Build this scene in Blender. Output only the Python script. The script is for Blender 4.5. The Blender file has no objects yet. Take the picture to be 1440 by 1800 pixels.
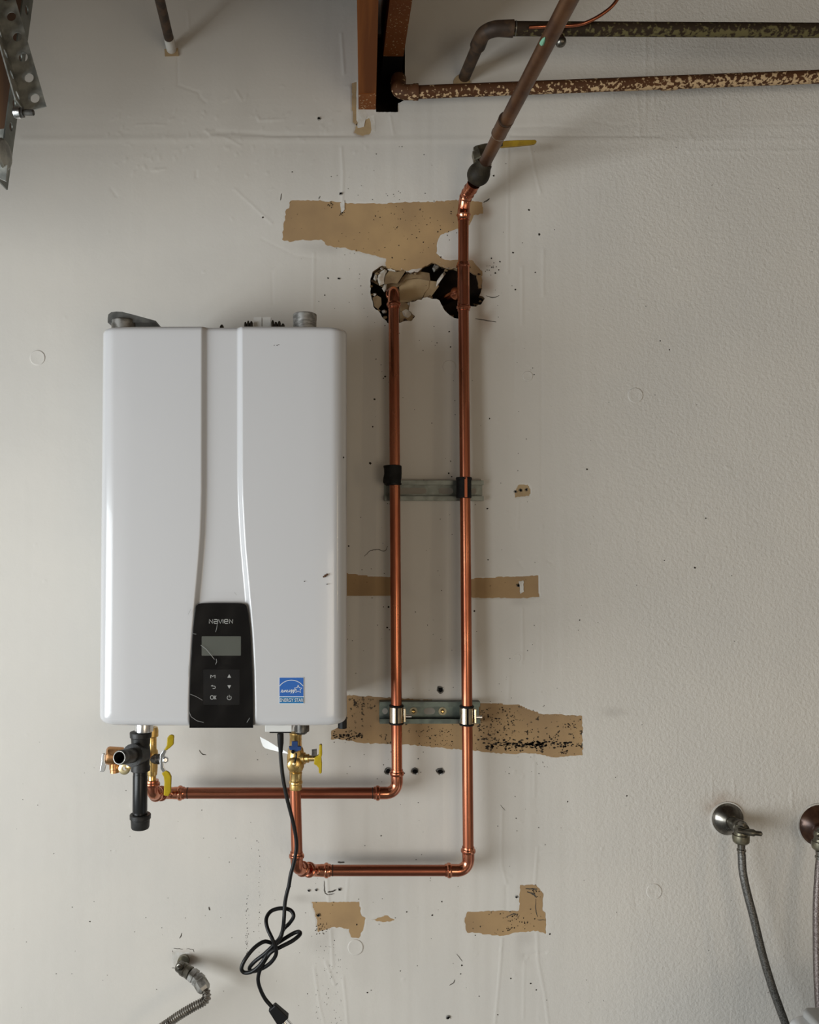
import bpy, bmesh, math, random
import numpy as np
from mathutils import Vector, Matrix
from mathutils.geometry import tessellate_polygon
random.seed(7); RNG = np.random.default_rng(11)
SC = bpy.context.scene; COL = SC.collection
V = Vector

# ------------------------------------------------------------------ camera
F, CX, CY, D, ZC, PITCH = 1500.0, 600.0, 898.0, 1.835, 1.80, math.radians(1.8)
CP, SP = math.cos(PITCH), math.sin(PITCH)
cd = bpy.data.cameras.new('camera'); cam = bpy.data.objects.new('camera', cd); COL.objects.link(cam)
cam.location = (0, -D, ZC); cam.rotation_euler = (math.pi / 2 + PITCH, 0, 0)
cd.sensor_fit = 'HORIZONTAL'; cd.sensor_width = 36.0; cd.lens = F / 1440 * 36.0
cd.shift_x = (720 - CX) / 1440; cd.shift_y = (CY - 900) / 1440
cd.clip_start = 0.02; SC.camera = cam

# ------------------------------------------------------------------ light
SC.view_settings.view_transform = 'Standard'; SC.view_settings.look = 'None'
SC.view_settings.gamma = 1.0; SC.view_settings.use_curve_mapping = False
SC.view_settings.exposure = 0.0
w = bpy.data.worlds.new('world'); SC.world = w; w.use_nodes = True
w.node_tree.nodes['Background'].inputs[0].default_value = (0.80, 0.88, 1.0, 1)
w.node_tree.nodes['Background'].inputs[1].default_value = 0.6

def area(name, loc, target, sx, sy, power, color):
    d = bpy.data.lights.new(name, 'AREA'); d.shape = 'RECTANGLE'; d.size = sx; d.size_y = sy
    d.energy = power; d.color = color
    o = bpy.data.objects.new(name, d); COL.objects.link(o); o.location = loc
    o.rotation_euler = (V(target) - V(loc)).to_track_quat('-Z', 'Y').to_euler()
    o['kind'] = 'helper'
    return o
# daylight entering by the open vehicle door (left wall) and by a lit doorway (right wall)
area('garage_door_daylight', (-2.66, -2.65, 1.25), (0, -2.65, 1.25), 3.4, 1.4, 163, (0.925, 0.978, 1.0))
area('front_right_fill', (1.45, -4.75, 0.95), (1.45, 0, 0.95), 1.7, 1.5, 27, (1.0, 0.82, 0.58))  # added warm fill, no known window; lifts right wall and heater's shaded side
area('house_door_lamp', (2.58, -2.3, 1.75), (0, -2.3, 1.75), 0.12, 0.7, 4.0, (1.0, 0.80, 0.52))

# ------------------------------------------------------------------ helpers
def P(px, py, off=0.0):
    """point of the place seen at that spot of the photograph, at distance off in front of the wall"""
    a = (px - CX) / F; b = (CY - py) / F
    d = V((a, CP - b * SP, SP + b * CP))
    t = (D - off) / d.y
    return V((a * t, -off, ZC + d.z * t))
def off_for_z(px, py, z):
    b = (CY - py) / F
    t = (z - ZC) / (SP + b * CP)
    return D - t * (CP - b * SP)
def to_px(x, z, y=0.0):
    dep = (y + D) * CP + (z - ZC) * SP
    return CX + F * x / dep, CY - F * (-(y + D) * SP + (z - ZC) * CP) / dep

class MB:
    def __init__(s): s.v = []; s.f = []
    def add(s, vs, fs):
        n = len(s.v); s.v += [V(p) for p in vs]; s.f += [tuple(i + n for i in f) for f in fs]; return s
    def box(s, c, h, ax=None, ay=None, az=None):
        c = V(c); ax = V(ax or (1, 0, 0)).normalized(); ay = V(ay or (0, 1, 0)).normalized(); az = V(az or (0, 0, 1)).normalized()
        vs = [c + ax * h[0] * i + ay * h[1] * j + az * h[2] * k for i in (-1, 1) for j in (-1, 1) for k in (-1, 1)]
        return s.add(vs, [(0, 1, 3, 2), (4, 6, 7, 5), (0, 4, 5, 1), (2, 3, 7, 6), (0, 2, 6, 4), (1, 5, 7, 3)])
    def tube(s, pts, r, n=20, cap=True, squash=None):
        pts = [V(p) for p in pts]; m = len(pts)
        rs = r if isinstance(r, (list, tuple)) else [r] * m
        tang = []
        for i in range(m):
            t = pts[min(i + 1, m - 1)] - pts[max(i - 1, 0)]
            if t.length < 1e-9: t = tang[-1] if tang else V((0, 0, 1))
            tang.append(t.normalized())
        ref = V((0, 0, 1)) if abs(tang[0].z) < 0.9 else V((0, 1, 0))
        nrm = (ref - tang[0] * ref.dot(tang[0])).normalized()
        vs = []
        for i in range(m):
            nrm = (nrm - tang[i] * nrm.dot(tang[i])).normalized(); bi = tang[i].cross(nrm)
            for k in range(n):
                a = 2 * math.pi * k / n
                vs.append(pts[i] + nrm * (math.cos(a) * rs[i]) + bi * (math.sin(a) * rs[i]))
        fs = [(i * n + k, i * n + (k + 1) % n, (i + 1) * n + (k + 1) % n, (i + 1) * n + k) for i in range(m - 1) for k in range(n)]
        if cap: fs += [tuple(range(n))[::-1], tuple(range((m - 1) * n, m * n))]
        return s.add(vs, fs)
    def lathe(s, p0, p1, prof, n=24, cap=True):
        """prof: (distance along p0->p1 in metres, radius)"""
        p0 = V(p0); ax = (V(p1) - p0).normalized()
        ref = V((0, 0, 1)) if abs(ax.z) < 0.9 else V((0, 1, 0))
        u = (ref - ax * ref.dot(ax)).normalized(); w_ = ax.cross(u)
        vs = []
        for (t, r) in prof:
            for k in range(n):
                a = 2 * math.pi * k / n
                vs.append(p0 + ax * t + u * (math.cos(a) * r) + w_ * (math.sin(a) * r))
        m = len(prof)
        fs = [(i * n + k, i * n + (k + 1) % n, (i + 1) * n + (k + 1) % n, (i + 1) * n + k) for i in range(m - 1) for k in range(n)]
        if cap: fs += [tuple(range(n))[::-1], tuple(range((m - 1) * n, m * n))]
        return s.add(vs, fs)
    def prism(s, poly, vec):
        """closed polygon (3D points) extruded along vec"""
        poly = [V(p) for p in poly]; n = len(poly); vec = V(vec)
        tris = tessellate_polygon([poly])
        vs = poly + [p + vec for p in poly]
        fs = [tuple(t) for t in tris] + [tuple(i + n for i in t[::-1]) for t in tris]
        fs += [(i, (i + 1) % n, (i + 1) % n + n, i + n) for i in range(n)]
        return s.add(vs, fs)
    def ribbon(s, pts, wid, vec, nrm=V((0, 1, 0))):
        """flat line of given width lying in the plane with normal nrm, thickness vec"""
        pts = [V(p) for p in pts]; m = len(pts); L = []; R = []
        ws = wid if isinstance(wid, (list, tuple)) else [wid] * m
        for i in range(m):
            t = (pts[min(i + 1, m - 1)] - pts[max(i - 1, 0)]).normalized(); q = t.cross(nrm).normalized() * ws[i] / 2
            L.append(pts[i] + q); R.append(pts[i] - q)
        vec = V(vec); vs = L + R + [p + vec for p in L] + [p + vec for p in R]
        fs = []
        for i in range(m - 1):
            fs += [(i, i + 1, m + i + 1, m + i), (2 * m + i, 3 * m + i, 3 * m + i + 1, 2 * m + i + 1),
                   (i, 2 * m + i, 2 * m + i + 1, i + 1), (m + i, m + i + 1, 3 * m + i + 1, 3 * m + i)]
        fs += [(0, m, 3 * m, 2 * m), (m - 1, 3 * m - 1, 4 * m - 1, 2 * m - 1)]
        return s.add(vs, fs)
    def build(s, name, mat, parent=None, angle=40, kind=None):
        me = bpy.data.meshes.new(name); org = parent_world(parent)
        me.from_pydata([p - org for p in s.v], [], s.f); me.update()
        bm = bmesh.new(); bm.from_mesh(me); bmesh.ops.recalc_face_normals(bm, faces=bm.faces); bm.to_mesh(me); bm.free()
        if angle:
            me.polygons.foreach_set('use_smooth', [True] * len(me.polygons)); me.set_sharp_from_angle(angle=math.radians(angle))
        me.materials.append(mat)
        o = bpy.data.objects.new(name, me); COL.objects.link(o)
        if parent: o.parent = parent
        if kind: o['kind'] = kind
        return o
def parent_world(o):
    p = V((0, 0, 0))
    while o: p = p + o.location; o = o.parent
    return p
def tag(o, label, cat, group=None, kind=None):
    o['label'] = label; o['category'] = cat
    if group: o['group'] = group
    if kind: o['kind'] = kind
    return o
def thing(name, loc, label, cat, group=None):
    o = bpy.data.objects.new(name, None); COL.objects.link(o); o.location = loc; o.empty_display_size = 0.05
    return tag(o, label, cat, group)
def spline(pts, k=8):
    pts = [V(p) for p in pts]; q = [pts[0] * 2 - pts[1]] + pts + [pts[-1] * 2 - pts[-2]]; out = []
    for i in range(1, len(q) - 2):
        a, b, c, d = q[i - 1], q[i], q[i + 1], q[i + 2]
        for j in range(k):
            t = j / k
            out.append(0.5 * ((2 * b) + (c - a) * t + (2 * a - 5 * b + 4 * c - d) * t * t + (3 * b - a - 3 * c + d) * t ** 3))
    out.append(pts[-1]); return out
def corner_arc(a, b, c, r, k=8):
    a, b, c = V(a), V(b), V(c); u = (a - b).normalized(); v = (c - b).normalized()
    ang = u.angle(v); t = r / math.tan(ang / 2)
    p, q = b + u * t, b + v * t; cen = b + (u + v).normalized() * (r / math.sin(ang / 2))
    out = []
    for i in range(k + 1):
        d = ((p - cen) * (1 - i / k) + (q - cen) * (i / k)).normalized(); out.append(cen + d * r)
    # even the angles with slerp
    e0, e1 = (p - cen).normalized(), (q - cen).normalized(); th = e0.angle(e1)
    return [cen + (e0 * math.sin((1 - i / k) * th) + e1 * math.sin(i / k * th)) / math.sin(th) * r for i in range(k + 1)]
def text_mesh(txt, size, name):
    c = bpy.data.curves.new(name, 'FONT'); c.body = txt; c.size = size; c.align_x = 'CENTER'; c.align_y = 'CENTER'; c.extrude = 0.0003
    o = bpy.data.objects.new('tmp', c); COL.objects.link(o)
    dg = bpy.context.evaluated_depsgraph_get(); me = bpy.data.meshes.new_from_object(o.evaluated_get(dg))
    bpy.data.objects.remove(o); bpy.data.curves.remove(c); me.name = name
    return me
def text_obj(txt, size, name, mat, parent, loc, sx=1.0):
    me = text_mesh(txt, size, name); me.materials.clear(); me.materials.append(mat)
    o = bpy.data.objects.new(name, me); COL.objects.link(o); o.parent = parent
    o.location = V(loc) - parent_world(parent); o.rotation_euler = (math.pi / 2, 0, 0); o.scale = (sx, 1, 1)
    return o

# ------------------------------------------------------------------ materials
MATS = {}
def mk(name, c1, c2=None, scale=30.0, lo=0.42, hi=0.58, rough=0.5, metal=0.0, bump=0.0, bscale=120.0, coat=0.0, rough2=None, detail=5.0, stretch=(1, 1, 1), spec=0.5, space='Object'):
    m = bpy.data.materials.new(name); m.use_nodes = True; nt = m.node_tree; N = nt.nodes; L = nt.links
    b = N['Principled BSDF']; b.inputs['Base Color'].default_value = (*c1, 1); b.inputs['Roughness'].default_value = rough
    b.inputs['Metallic'].default_value = metal; b.inputs['Coat Weight'].default_value = coat; b.inputs['Specular IOR Level'].default_value = spec
    if c2 or bump or rough2 is not None:
        tc = N.new('ShaderNodeTexCoord'); mp = N.new('ShaderNodeMapping'); mp.inputs['Scale'].default_value = stretch
        L.new(tc.outputs[space], mp.inputs['Vector'])
    if c2 or rough2 is not None:
        n = N.new('ShaderNodeTexNoise'); n.inputs['Scale'].default_value = scale; n.inputs['Detail'].default_value = detail
        L.new(mp.outputs[0], n.inputs['Vector'])
        r = N.new('ShaderNodeMapRange'); r.inputs[1].default_value = lo; r.inputs[2].default_value = hi
        L.new(n.outputs['Fac'], r.inputs[0])
        if c2:
            mx = N.new('ShaderNodeMix'); mx.data_type = 'RGBA'; mx.inputs[6].default_value = (*c1, 1); mx.inputs[7].default_value = (*c2, 1)
            L.new(r.outputs[0], mx.inputs[0]); L.new(mx.outputs[2], b.inputs['Base Color'])
        if rough2 is not None:
            rr = N.new('ShaderNodeMapRange'); rr.inputs[3].default_value = rough; rr.inputs[4].default_value = rough2
            L.new(r.outputs[0], rr.inputs[0]); L.new(rr.outputs[0], b.inputs['Roughness'])
    if bump:
        n2 = N.new('ShaderNodeTexNoise'); n2.inputs['Scale'].default_value = bscale; n2.inputs['Detail'].default_value = 4
        L.new(mp.outputs[0], n2.inputs['Vector'])
        bp = N.new('ShaderNodeBump'); bp.inputs['Strength'].default_value = 1.0; bp.inputs['Distance'].default_value = bump
        L.new(n2.outputs['Fac'], bp.inputs['Height']); L.new(bp.outputs[0], b.inputs['Normal'])
    MATS[name] = m; return m
M = MATS
mk('enamel', (0.54, 0.537, 0.545), rough=0.22, coat=0.25, spec=0.5)
mk('copper', (0.46, 0.165, 0.09), (0.34, 0.11, 0.06), 26, rough=0.26, rough2=0.36, metal=1.0, stretch=(1, 1, 0.25))
mk('copper_h', (0.40, 0.15, 0.09), (0.30, 0.10, 0.06), 26, rough=0.27, rough2=0.38, metal=1.0, stretch=(0.25, 1, 1))
mk('copper_fitting', (0.58, 0.235, 0.14), (0.42, 0.145, 0.085), 40, rough=0.17, rough2=0.27, metal=1.0)
mk('old_copper', (0.17, 0.085, 0.042), (0.10, 0.05, 0.03), 14, rough=0.42, metal=0.75, bump=0.0002)
mk('brass', (0.72, 0.50, 0.20), (0.56, 0.37, 0.13), 50, rough=0.25, rough2=0.4, metal=1.0)
mk('bronze', (0.62, 0.33, 0.15), (0.50, 0.25, 0.10), 60, rough=0.34, metal=1.0, bump=0.0002, bscale=300)
mk('pale_brass', (0.80, 0.66, 0.38), rough=0.3, metal=1.0)
mk('black_iron', (0.014, 0.0135, 0.013), (0.024, 0.023, 0.022), 60, rough=0.45, spec=0.3, bump=0.0003, bscale=350)
mk('black_pipe', (0.007, 0.007, 0.007), (0.012, 0.012, 0.012), 40, rough=0.30, spec=0.3, stretch=(1, 1, 0.2))
mk('steel_nipple', (0.16, 0.155, 0.145), (0.07, 0.066, 0.06), 60, rough=0.38, metal=0.8)
mk('bright_steel', (0.72, 0.72, 0.72), rough=0.25, metal=1.0)
mk('void_black', (0.004, 0.004, 0.004), rough=0.9, spec=0.1)
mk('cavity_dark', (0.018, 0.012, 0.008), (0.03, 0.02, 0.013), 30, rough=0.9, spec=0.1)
mk('yellow_vinyl', (0.50, 0.36, 0.010), (0.44, 0.31, 0.010), 60, rough=0.4, spec=0.3)
mk('old_yellow', (0.36, 0.23, 0.018), (0.28, 0.17, 0.015), 60, rough=0.45)
mk('blue_plastic', (0.012, 0.06, 0.22), rough=0.4)
mk('black_plastic', (0.006, 0.006, 0.0065), rough=0.45, spec=0.22)
mk('black_rubber', (0.009, 0.009, 0.009), (0.014, 0.014, 0.014), 80, rough=0.6, spec=0.15, bump=0.0004, bscale=250)
mk('cord_black', (0.006, 0.006, 0.0065), rough=0.38, spec=0.25)
mk('panel_gloss', (0.003, 0.003, 0.0035), rough=0.10, spec=0.16)
mk('lcd', (0.075, 0.080, 0.068), rough=0.3)
mk('keypad', (0.006, 0.006, 0.0065), rough=0.3, spec=0.2)
mk('print_grey', (0.34, 0.34, 0.33), rough=0.4)
mk('print_white', (0.68, 0.70, 0.72), rough=0.4)
mk('sticker_blue', (0.022, 0.115, 0.40), rough=0.3)
mk('sticker_teal', (0.010, 0.15, 0.36), rough=0.3)
mk('galvanized', (0.42, 0.43, 0.40), (0.20, 0.21, 0.20), 45, rough=0.4, metal=0.45, detail=3, lo=0.38, hi=0.62)
mk('strut_zinc', (0.20, 0.215, 0.195), (0.14, 0.15, 0.135), 40, rough=0.42, metal=0.8)
mk('strut_green', (0.125, 0.155, 0.14), (0.085, 0.105, 0.098), 40, rough=0.42, metal=0.7)
mk('zinc_strap', (0.62, 0.52, 0.38), (0.48, 0.42, 0.33), 70, rough=0.2, metal=1.0)
mk('strut_slot', (0.30, 0.28, 0.245), rough=0.7)
mk('joist_wood', (0.215, 0.070, 0.016), (0.125, 0.038, 0.009), 30, rough=0.6, spec=0.15, stretch=(1, 0.06, 1), bump=0.0003, bscale=60)
mk('dark_wood', (0.09, 0.042, 0.016), (0.05, 0.022, 0.009), 25, rough=0.6, stretch=(1, 1, 0.1))
mk('char', (0.005, 0.004, 0.004), rough=0.9, spec=0.1)
mk('paint_fleck', (0.50, 0.36, 0.20), rough=0.8)
mk('rust_dark', (0.035, 0.021, 0.013), (0.075, 0.042, 0.022), 40, rough=0.6, metal=0.2, bump=0.0005, bscale=120)
mk('cream_paper', (0.40, 0.29, 0.16), (0.34, 0.24, 0.13), 30, rough=0.85)
mk('gypsum', (0.56, 0.52, 0.46), (0.40, 0.34, 0.27), 60, rough=0.9, bump=0.001, bscale=200)
mk('torn_paper', (0.24, 0.165, 0.085), (0.17, 0.11, 0.055), 30, rough=0.85)
mk('white_compound', (0.60, 0.58, 0.54), (0.52, 0.49, 0.44), 50, rough=0.8, bump=0.0004, bscale=200)
mk('pale_plastic', (0.62, 0.62, 0.60), rough=0.45)
mk('paper_tag', (0.86, 0.86, 0.84), rough=0.7)
mk('collar_grey', (0.20, 0.195, 0.185), (0.36, 0.355, 0.34), 70, rough=0.45, metal=0.5, stretch=(1, 1, 2.5))
mk('flange_grey', (0.085, 0.085, 0.08), (0.14, 0.14, 0.13), 40, rough=0.45, metal=0.5)
mk('dirt', (0.028, 0.022, 0.017), rough=0.9, spec=0.1)
mk('hair_grey', (0.075, 0.066, 0.056), rough=0.9, spec=0.1)
mk('rust_dirt', (0.09, 0.045, 0.025), rough=0.9, spec=0.1)
mk('chrome_worn', (0.24, 0.225, 0.20), (0.085, 0.078, 0.065), 45, rough=0.22, rough2=0.4, metal=1.0, lo=0.35, hi=0.65)
mk('valve_dark', (0.13, 0.12, 0.095), (0.07, 0.062, 0.048), 60, rough=0.35, metal=0.8)
mk('valve_olive', (0.22, 0.20, 0.14), (0.12, 0.11, 0.08), 60, rough=0.35, metal=0.8)
mk('braid', (0.15, 0.145, 0.135), (0.06, 0.057, 0.052), 420, rough=0.38, metal=0.7, bump=0.0006, bscale=700)
mk('braid_red', (0.22, 0.19, 0.175), (0.10, 0.075, 0.07), 420, rough=0.38, metal=0.7, bump=0.0006, bscale=700)
mk('brown_escutcheon', (0.045, 0.02, 0.013), (0.08, 0.038, 0.022), 50, rough=0.25, metal=0.4)
mk('flex_steel', (0.30, 0.28, 0.25), (0.17, 0.155, 0.135), 60, rough=0.33, metal=0.85)
mk('nut_grey', (0.42, 0.41, 0.385), (0.16, 0.15, 0.13), 50, rough=0.35, metal=0.7, lo=0.4, hi=0.56)
mk('washer_white', (0.66, 0.67, 0.68), rough=0.25)
mk('washer_grey', (0.36, 0.36, 0.35), rough=0.4)
mk('concrete', (0.20, 0.205, 0.20), (0.15, 0.155, 0.15), 6, rough=0.8)
mk('room_paint', (0.22, 0.185, 0.145), rough=0.9)
mk('ceiling_paint', (0.13, 0.095, 0.07), (0.09, 0.065, 0.05), 3, rough=0.9)
mk('valve_body_black', (0.019, 0.015, 0.0095), (0.030, 0.024, 0.015), 60, rough=0.6, spec=0.2, bump=0.0004, bscale=300)
mk('solder', (0.45, 0.42, 0.37), rough=0.3, metal=1.0)
mk('verdigris', (0.16, 0.36, 0.24), rough=0.8)

def mat_speckle(name, base, base2, fleck, scale, lo, hi, xr=None, upw=0.0, rough=0.65):
    """painted-over old pipe: flecks of spray paint, denser along x and on the underside-front"""
    m = bpy.data.materials.new(name); m.use_nodes = True; nt = m.node_tree; N = nt.nodes; L = nt.links; b = N['Principled BSDF']
    g = N.new('ShaderNodeNewGeometry')
    n1 = N.new('ShaderNodeTexNoise'); n1.inputs['Scale'].default_value = scale; n1.inputs['Detail'].default_value = 3; L.new(g.outputs['Position'], n1.inputs['Vector'])
    n0 = N.new('ShaderNodeTexNoise'); n0.inputs['Scale'].default_value = 18; n0.inputs['Detail'].default_value = 5; L.new(g.outputs['Position'], n0.inputs['Vector'])
    mx0 = N.new('ShaderNodeMix'); mx0.data_type = 'RGBA'; mx0.inputs[6].default_value = (*base, 1); mx0.inputs[7].default_value = (*base2, 1)
    L.new(n0.outputs['Fac'], mx0.inputs[0])
    sep = N.new('ShaderNodeSeparateXYZ'); L.new(g.outputs['Position'], sep.inputs[0])
    sepn = N.new('ShaderNodeSeparateXYZ'); L.new(g.outputs['True Normal'], sepn.inputs[0])
    add = N.new('ShaderNodeMath'); add.operation = 'ADD'; L.new(n1.outputs['Fac'], add.inputs[0])
    if xr:
        mr = N.new('ShaderNodeMapRange'); mr.inputs[1].default_value = xr[0]; mr.inputs[2].default_value = xr[1]; mr.inputs[3].default_value = xr[2]; mr.inputs[4].default_value = xr[3]
        L.new(sep.outputs['X'], mr.inputs[0]); L.new(mr.outputs[0], add.inputs[1])
    else: add.inputs[1].default_value = 0
    mu = N.new('ShaderNodeMath'); mu.operation = 'MULTIPLY_ADD'; mu.inputs[1].default_value = -upw; L.new(sepn.outputs['Z'], mu.inputs[0]); L.new(add.outputs[0], mu.inputs[2])
    r = N.new('ShaderNodeMapRange'); r.inputs[1].default_value = lo; r.inputs[2].default_value = hi; L.new(mu.outputs[0], r.inputs[0])
    mx = N.new('ShaderNodeMix'); mx.data_type = 'RGBA'; mx.inputs[7].default_value = (*fleck, 1); L.new(mx0.outputs[2], mx.inputs[6]); L.new(r.outputs[0], mx.inputs[0])
    L.new(mx.outputs[2], b.inputs['Base Color']); b.inputs['Roughness'].default_value = rough; b.inputs['Specular IOR Level'].default_value = 0.2
    bp = N.new('ShaderNodeBump'); bp.inputs['Distance'].default_value = 0.0006; L.new(n1.outputs['Fac'], bp.inputs['Height']); L.new(bp.outputs[0], b.inputs['Normal'])
    M[name] = m
mat_speckle('rust_cream', (0.035, 0.017, 0.009), (0.11, 0.042, 0.015), (0.50, 0.35, 0.20), 130, 0.60, 0.66, (0.1, 0.9, -0.01, 0.09), 0.07)
mat_speckle('rust_olive', (0.018, 0.012, 0.007), (0.035, 0.02, 0.01), (0.12, 0.10, 0.042), 110, 0.57, 0.68, (0.25, 0.75, -0.06, 0.05), 0.10)
mat_speckle('joist_flecked', (0.23, 0.075, 0.017), (0.16, 0.048, 0.011), (0.48, 0.34, 0.20), 190, 0.62, 0.66, None, 0.0, 0.6)

def mat_wall():
    m = bpy.data.materials.new('wall_paint'); m.use_nodes = True; nt = m.node_tree; N = nt.nodes; L = nt.links; b = N['Principled BSDF']
    g = N.new('ShaderNodeNewGeometry'); sep = N.new('ShaderNodeSeparateXYZ'); L.new(g.outputs['Position'], sep.inputs[0])
    at = N.new('ShaderNodeAttribute'); at.attribute_name = 'stain'
    at2 = N.new('ShaderNodeAttribute'); at2.attribute_name = 'rusty'
    n0 = N.new('ShaderNodeTexNoise'); n0.inputs['Scale'].default_value = 3.2; n0.inputs['Detail'].default_value = 6; L.new(g.outputs['Position'], n0.inputs['Vector'])
    r0 = N.new('ShaderNodeMapRange'); r0.inputs[1].default_value = 0.36; r0.inputs[2].default_value = 0.64; L.new(n0.outputs['Fac'], r0.inputs[0])
    mx = N.new('ShaderNodeMix'); mx.data_type = 'RGBA'; mx.inputs[6].default_value = (0.603, 0.573, 0.524, 1); mx.inputs[7].default_value = (0.568, 0.544, 0.504, 1)
    L.new(r0.outputs[0], mx.inputs[0])
    mx2 = N.new('ShaderNodeMix'); mx2.data_type = 'RGBA'; mx2.inputs[7].default_value = (0.24, 0.215, 0.19, 1); L.new(mx.outputs[2], mx2.inputs[6]); L.new(at.outputs['Fac'], mx2.inputs[0])
    mx3 = N.new('ShaderNodeMix'); mx3.data_type = 'RGBA'; mx3.inputs[7].default_value = (0.24, 0.13, 0.06, 1); L.new(mx2.outputs[2], mx3.inputs[6]); L.new(at2.outputs['Fac'], mx3.inputs[0])
    L.new(mx3.outputs[2], b.inputs['Base Color']); b.inputs['Roughness'].default_value = 0.55; b.inputs['Specular IOR Level'].default_value = 0.3
    # orange peel, strongest on the untouched drywall to the right
    pm = N.new('ShaderNodeMapRange'); pm.inputs[1].default_value = 0.40; pm.inputs[2].default_value = 0.66; pm.inputs[3].default_value = 0.12; pm.inputs[4].default_value = 1.0
    L.new(sep.outputs['X'], pm.inputs[0])
    n1 = N.new('ShaderNodeTexNoise'); n1.inputs['Scale'].default_value = 135; n1.inputs['Detail'].default_value = 2; n1.inputs['Roughness'].default_value = 0.6; L.new(g.outputs['Position'], n1.inputs['Vector'])
    mu = N.new('ShaderNodeMath'); mu.operation = 'MULTIPLY'; L.new(n1.outputs['Fac'], mu.inputs[0]); L.new(pm.outputs[0], mu.inputs[1])
    bp = N.new('ShaderNodeBump'); bp.inputs['Distance'].default_value = 0.0016; bp.inputs['Strength'].default_value = 1.0; L.new(mu.outputs[0], bp.inputs['Height']); L.new(bp.outputs[0], b.inputs['Normal'])
    M['wall_paint'] = m
mat_wall()
def mat_bare(name, mold, c1=(0.43, 0.285, 0.142), c2=(0.285, 0.188, 0.102)):
    m = bpy.data.materials.new(name); m.use_nodes = True; nt = m.node_tree; N = nt.nodes; L = nt.links; b = N['Principled BSDF']
    g = N.new('ShaderNodeNewGeometry')
    n0 = N.new('ShaderNodeTexNoise'); n0.inputs['Scale'].default_value = 6; n0.inputs['Detail'].default_value = 6; L.new(g.outputs['Position'], n0.inputs['Vector'])
    r0 = N.new('ShaderNodeMapRange'); r0.inputs[1].default_value = 0.35; r0.inputs[2].default_value = 0.65; L.new(n0.outputs['Fac'], r0.inputs[0])
    mx = N.new('ShaderNodeMix'); mx.data_type = 'RGBA'; mx.inputs[6].default_value = (*c1, 1); mx.inputs[7].default_value = (*c2, 1); L.new(r0.outputs[0], mx.inputs[0])
    n1 = N.new('ShaderNodeTexNoise'); n1.inputs['Scale'].default_value = 120; n1.inputs['Detail'].default_value = 3; L.new(g.outputs['Position'], n1.inputs['Vector'])
    n2 = N.new('ShaderNodeTexNoise'); n2.inputs['Scale'].default_value = 14; n2.inputs['Detail'].default_value = 2; L.new(g.outputs['Position'], n2.inputs['Vector'])
    ma = N.new('ShaderNodeMath'); ma.operation = 'MULTIPLY_ADD'; ma.inputs[1].default_value = 0.6; L.new(n2.outputs['Fac'], ma.inputs[0]); L.new(n1.outputs['Fac'], ma.inputs[2])
    r1 = N.new('ShaderNodeMapRange'); r1.inputs[1].default_value = mold; r1.inputs[2].default_value = mold + 0.06; L.new(ma.outputs[0], r1.inputs[0])
    mx2 = N.new('ShaderNodeMix'); mx2.data_type = 'RGBA'; mx2.inputs[7].default_value = (0.05, 0.036, 0.024, 1); L.new(mx.outputs[2], mx2.inputs[6]); L.new(r1.outputs[0], mx2.inputs[0])
    L.new(mx2.outputs[2], b.inputs['Base Color']); b.inputs['Roughness'].default_value = 0.85; b.inputs['Specular IOR Level'].default_value = 0.2
    M[name] = m
mat_bare('bare_paper', 1.02); mat_bare('bare_paper_moldy', 0.93)
def mat_film():
    m = bpy.data.materials.new('clear_film'); m.use_nodes = True; nt = m.node_tree; N = nt.nodes; L = nt.links
    out = N['Material Output']; N.remove(N['Principled BSDF'])
    t = N.new('ShaderNodeBsdfTransparent'); gl = N.new('ShaderNodeBsdfGlossy'); gl.inputs['Roughness'].default_value = 0.12; gl.inputs['Color'].default_value = (1, 1, 1, 1)
    mx = N.new('ShaderNodeMixShader'); mx.inputs[0].default_value = 0.016; L.new(t.outputs[0], mx.inputs[1]); L.new(gl.outputs[0], mx.inputs[2]); L.new(mx.outputs[0], out.inputs[0])
    M['clear_film'] = m
mat_film()

# ------------------------------------------------------------------ wall with real relief and holes
def zp(pts, x0, y0, s): return [(x0 + x / s, y0 + y / s) for x, y in pts]
H1 = zp([(75, 490), (68, 320), (90, 230), (130, 200), (190, 165), (260, 172), (330, 182), (420, 205), (455, 235), (560, 236), (600, 200), (625, 168), (680, 150), (720, 125), (800, 132), (850, 170), (872, 198), (930, 188), (990, 202), (1110, 210), (1180, 205), (1230, 250), (1252, 320), (1245, 400), (1215, 480), (1275, 512), (1235, 575), (1180, 600), (1120, 590), (1060, 690), (985, 722), (930, 700), (850, 640), (812, 570), (790, 525), (700, 506), (620, 502), (605, 525), (480, 545), (470, 640), (540, 700), (500, 745), (380, 765), (250, 770), (200, 720), (150, 640), (100, 600)], 640, 440, 6.0)
H2 = [(656, 60), (712, 60), (712, 150), (710, 177), (700, 182), (700, 197.5), (661, 197.5)]
H3 = [(619, 60), (661, 60), (661, 205), (659, 222), (652, 232), (640, 234), (622, 226), (619, 210)]
def rough_edge(poly, step=5, amp=1.0, seed=1):
    rr = random.Random(seed); out = []
    for i in range(len(poly)):
        a, b = poly[i], poly[(i + 1) % len(poly)]; l = math.hypot(b[0] - a[0], b[1] - a[1]); n = max(1, int(l / step))
        for k in range(n):
            t = k / n; j = amp if k else amp * 0.3
            out.append((a[0] + (b[0] - a[0]) * t + rr.uniform(-j, j), a[1] + (b[1] - a[1]) * t + rr.uniform(-j, j)))
    return out
H1 = rough_edge(H1, 4.5, 1.5, 77)
HOLES = [H1, H2]

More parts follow.
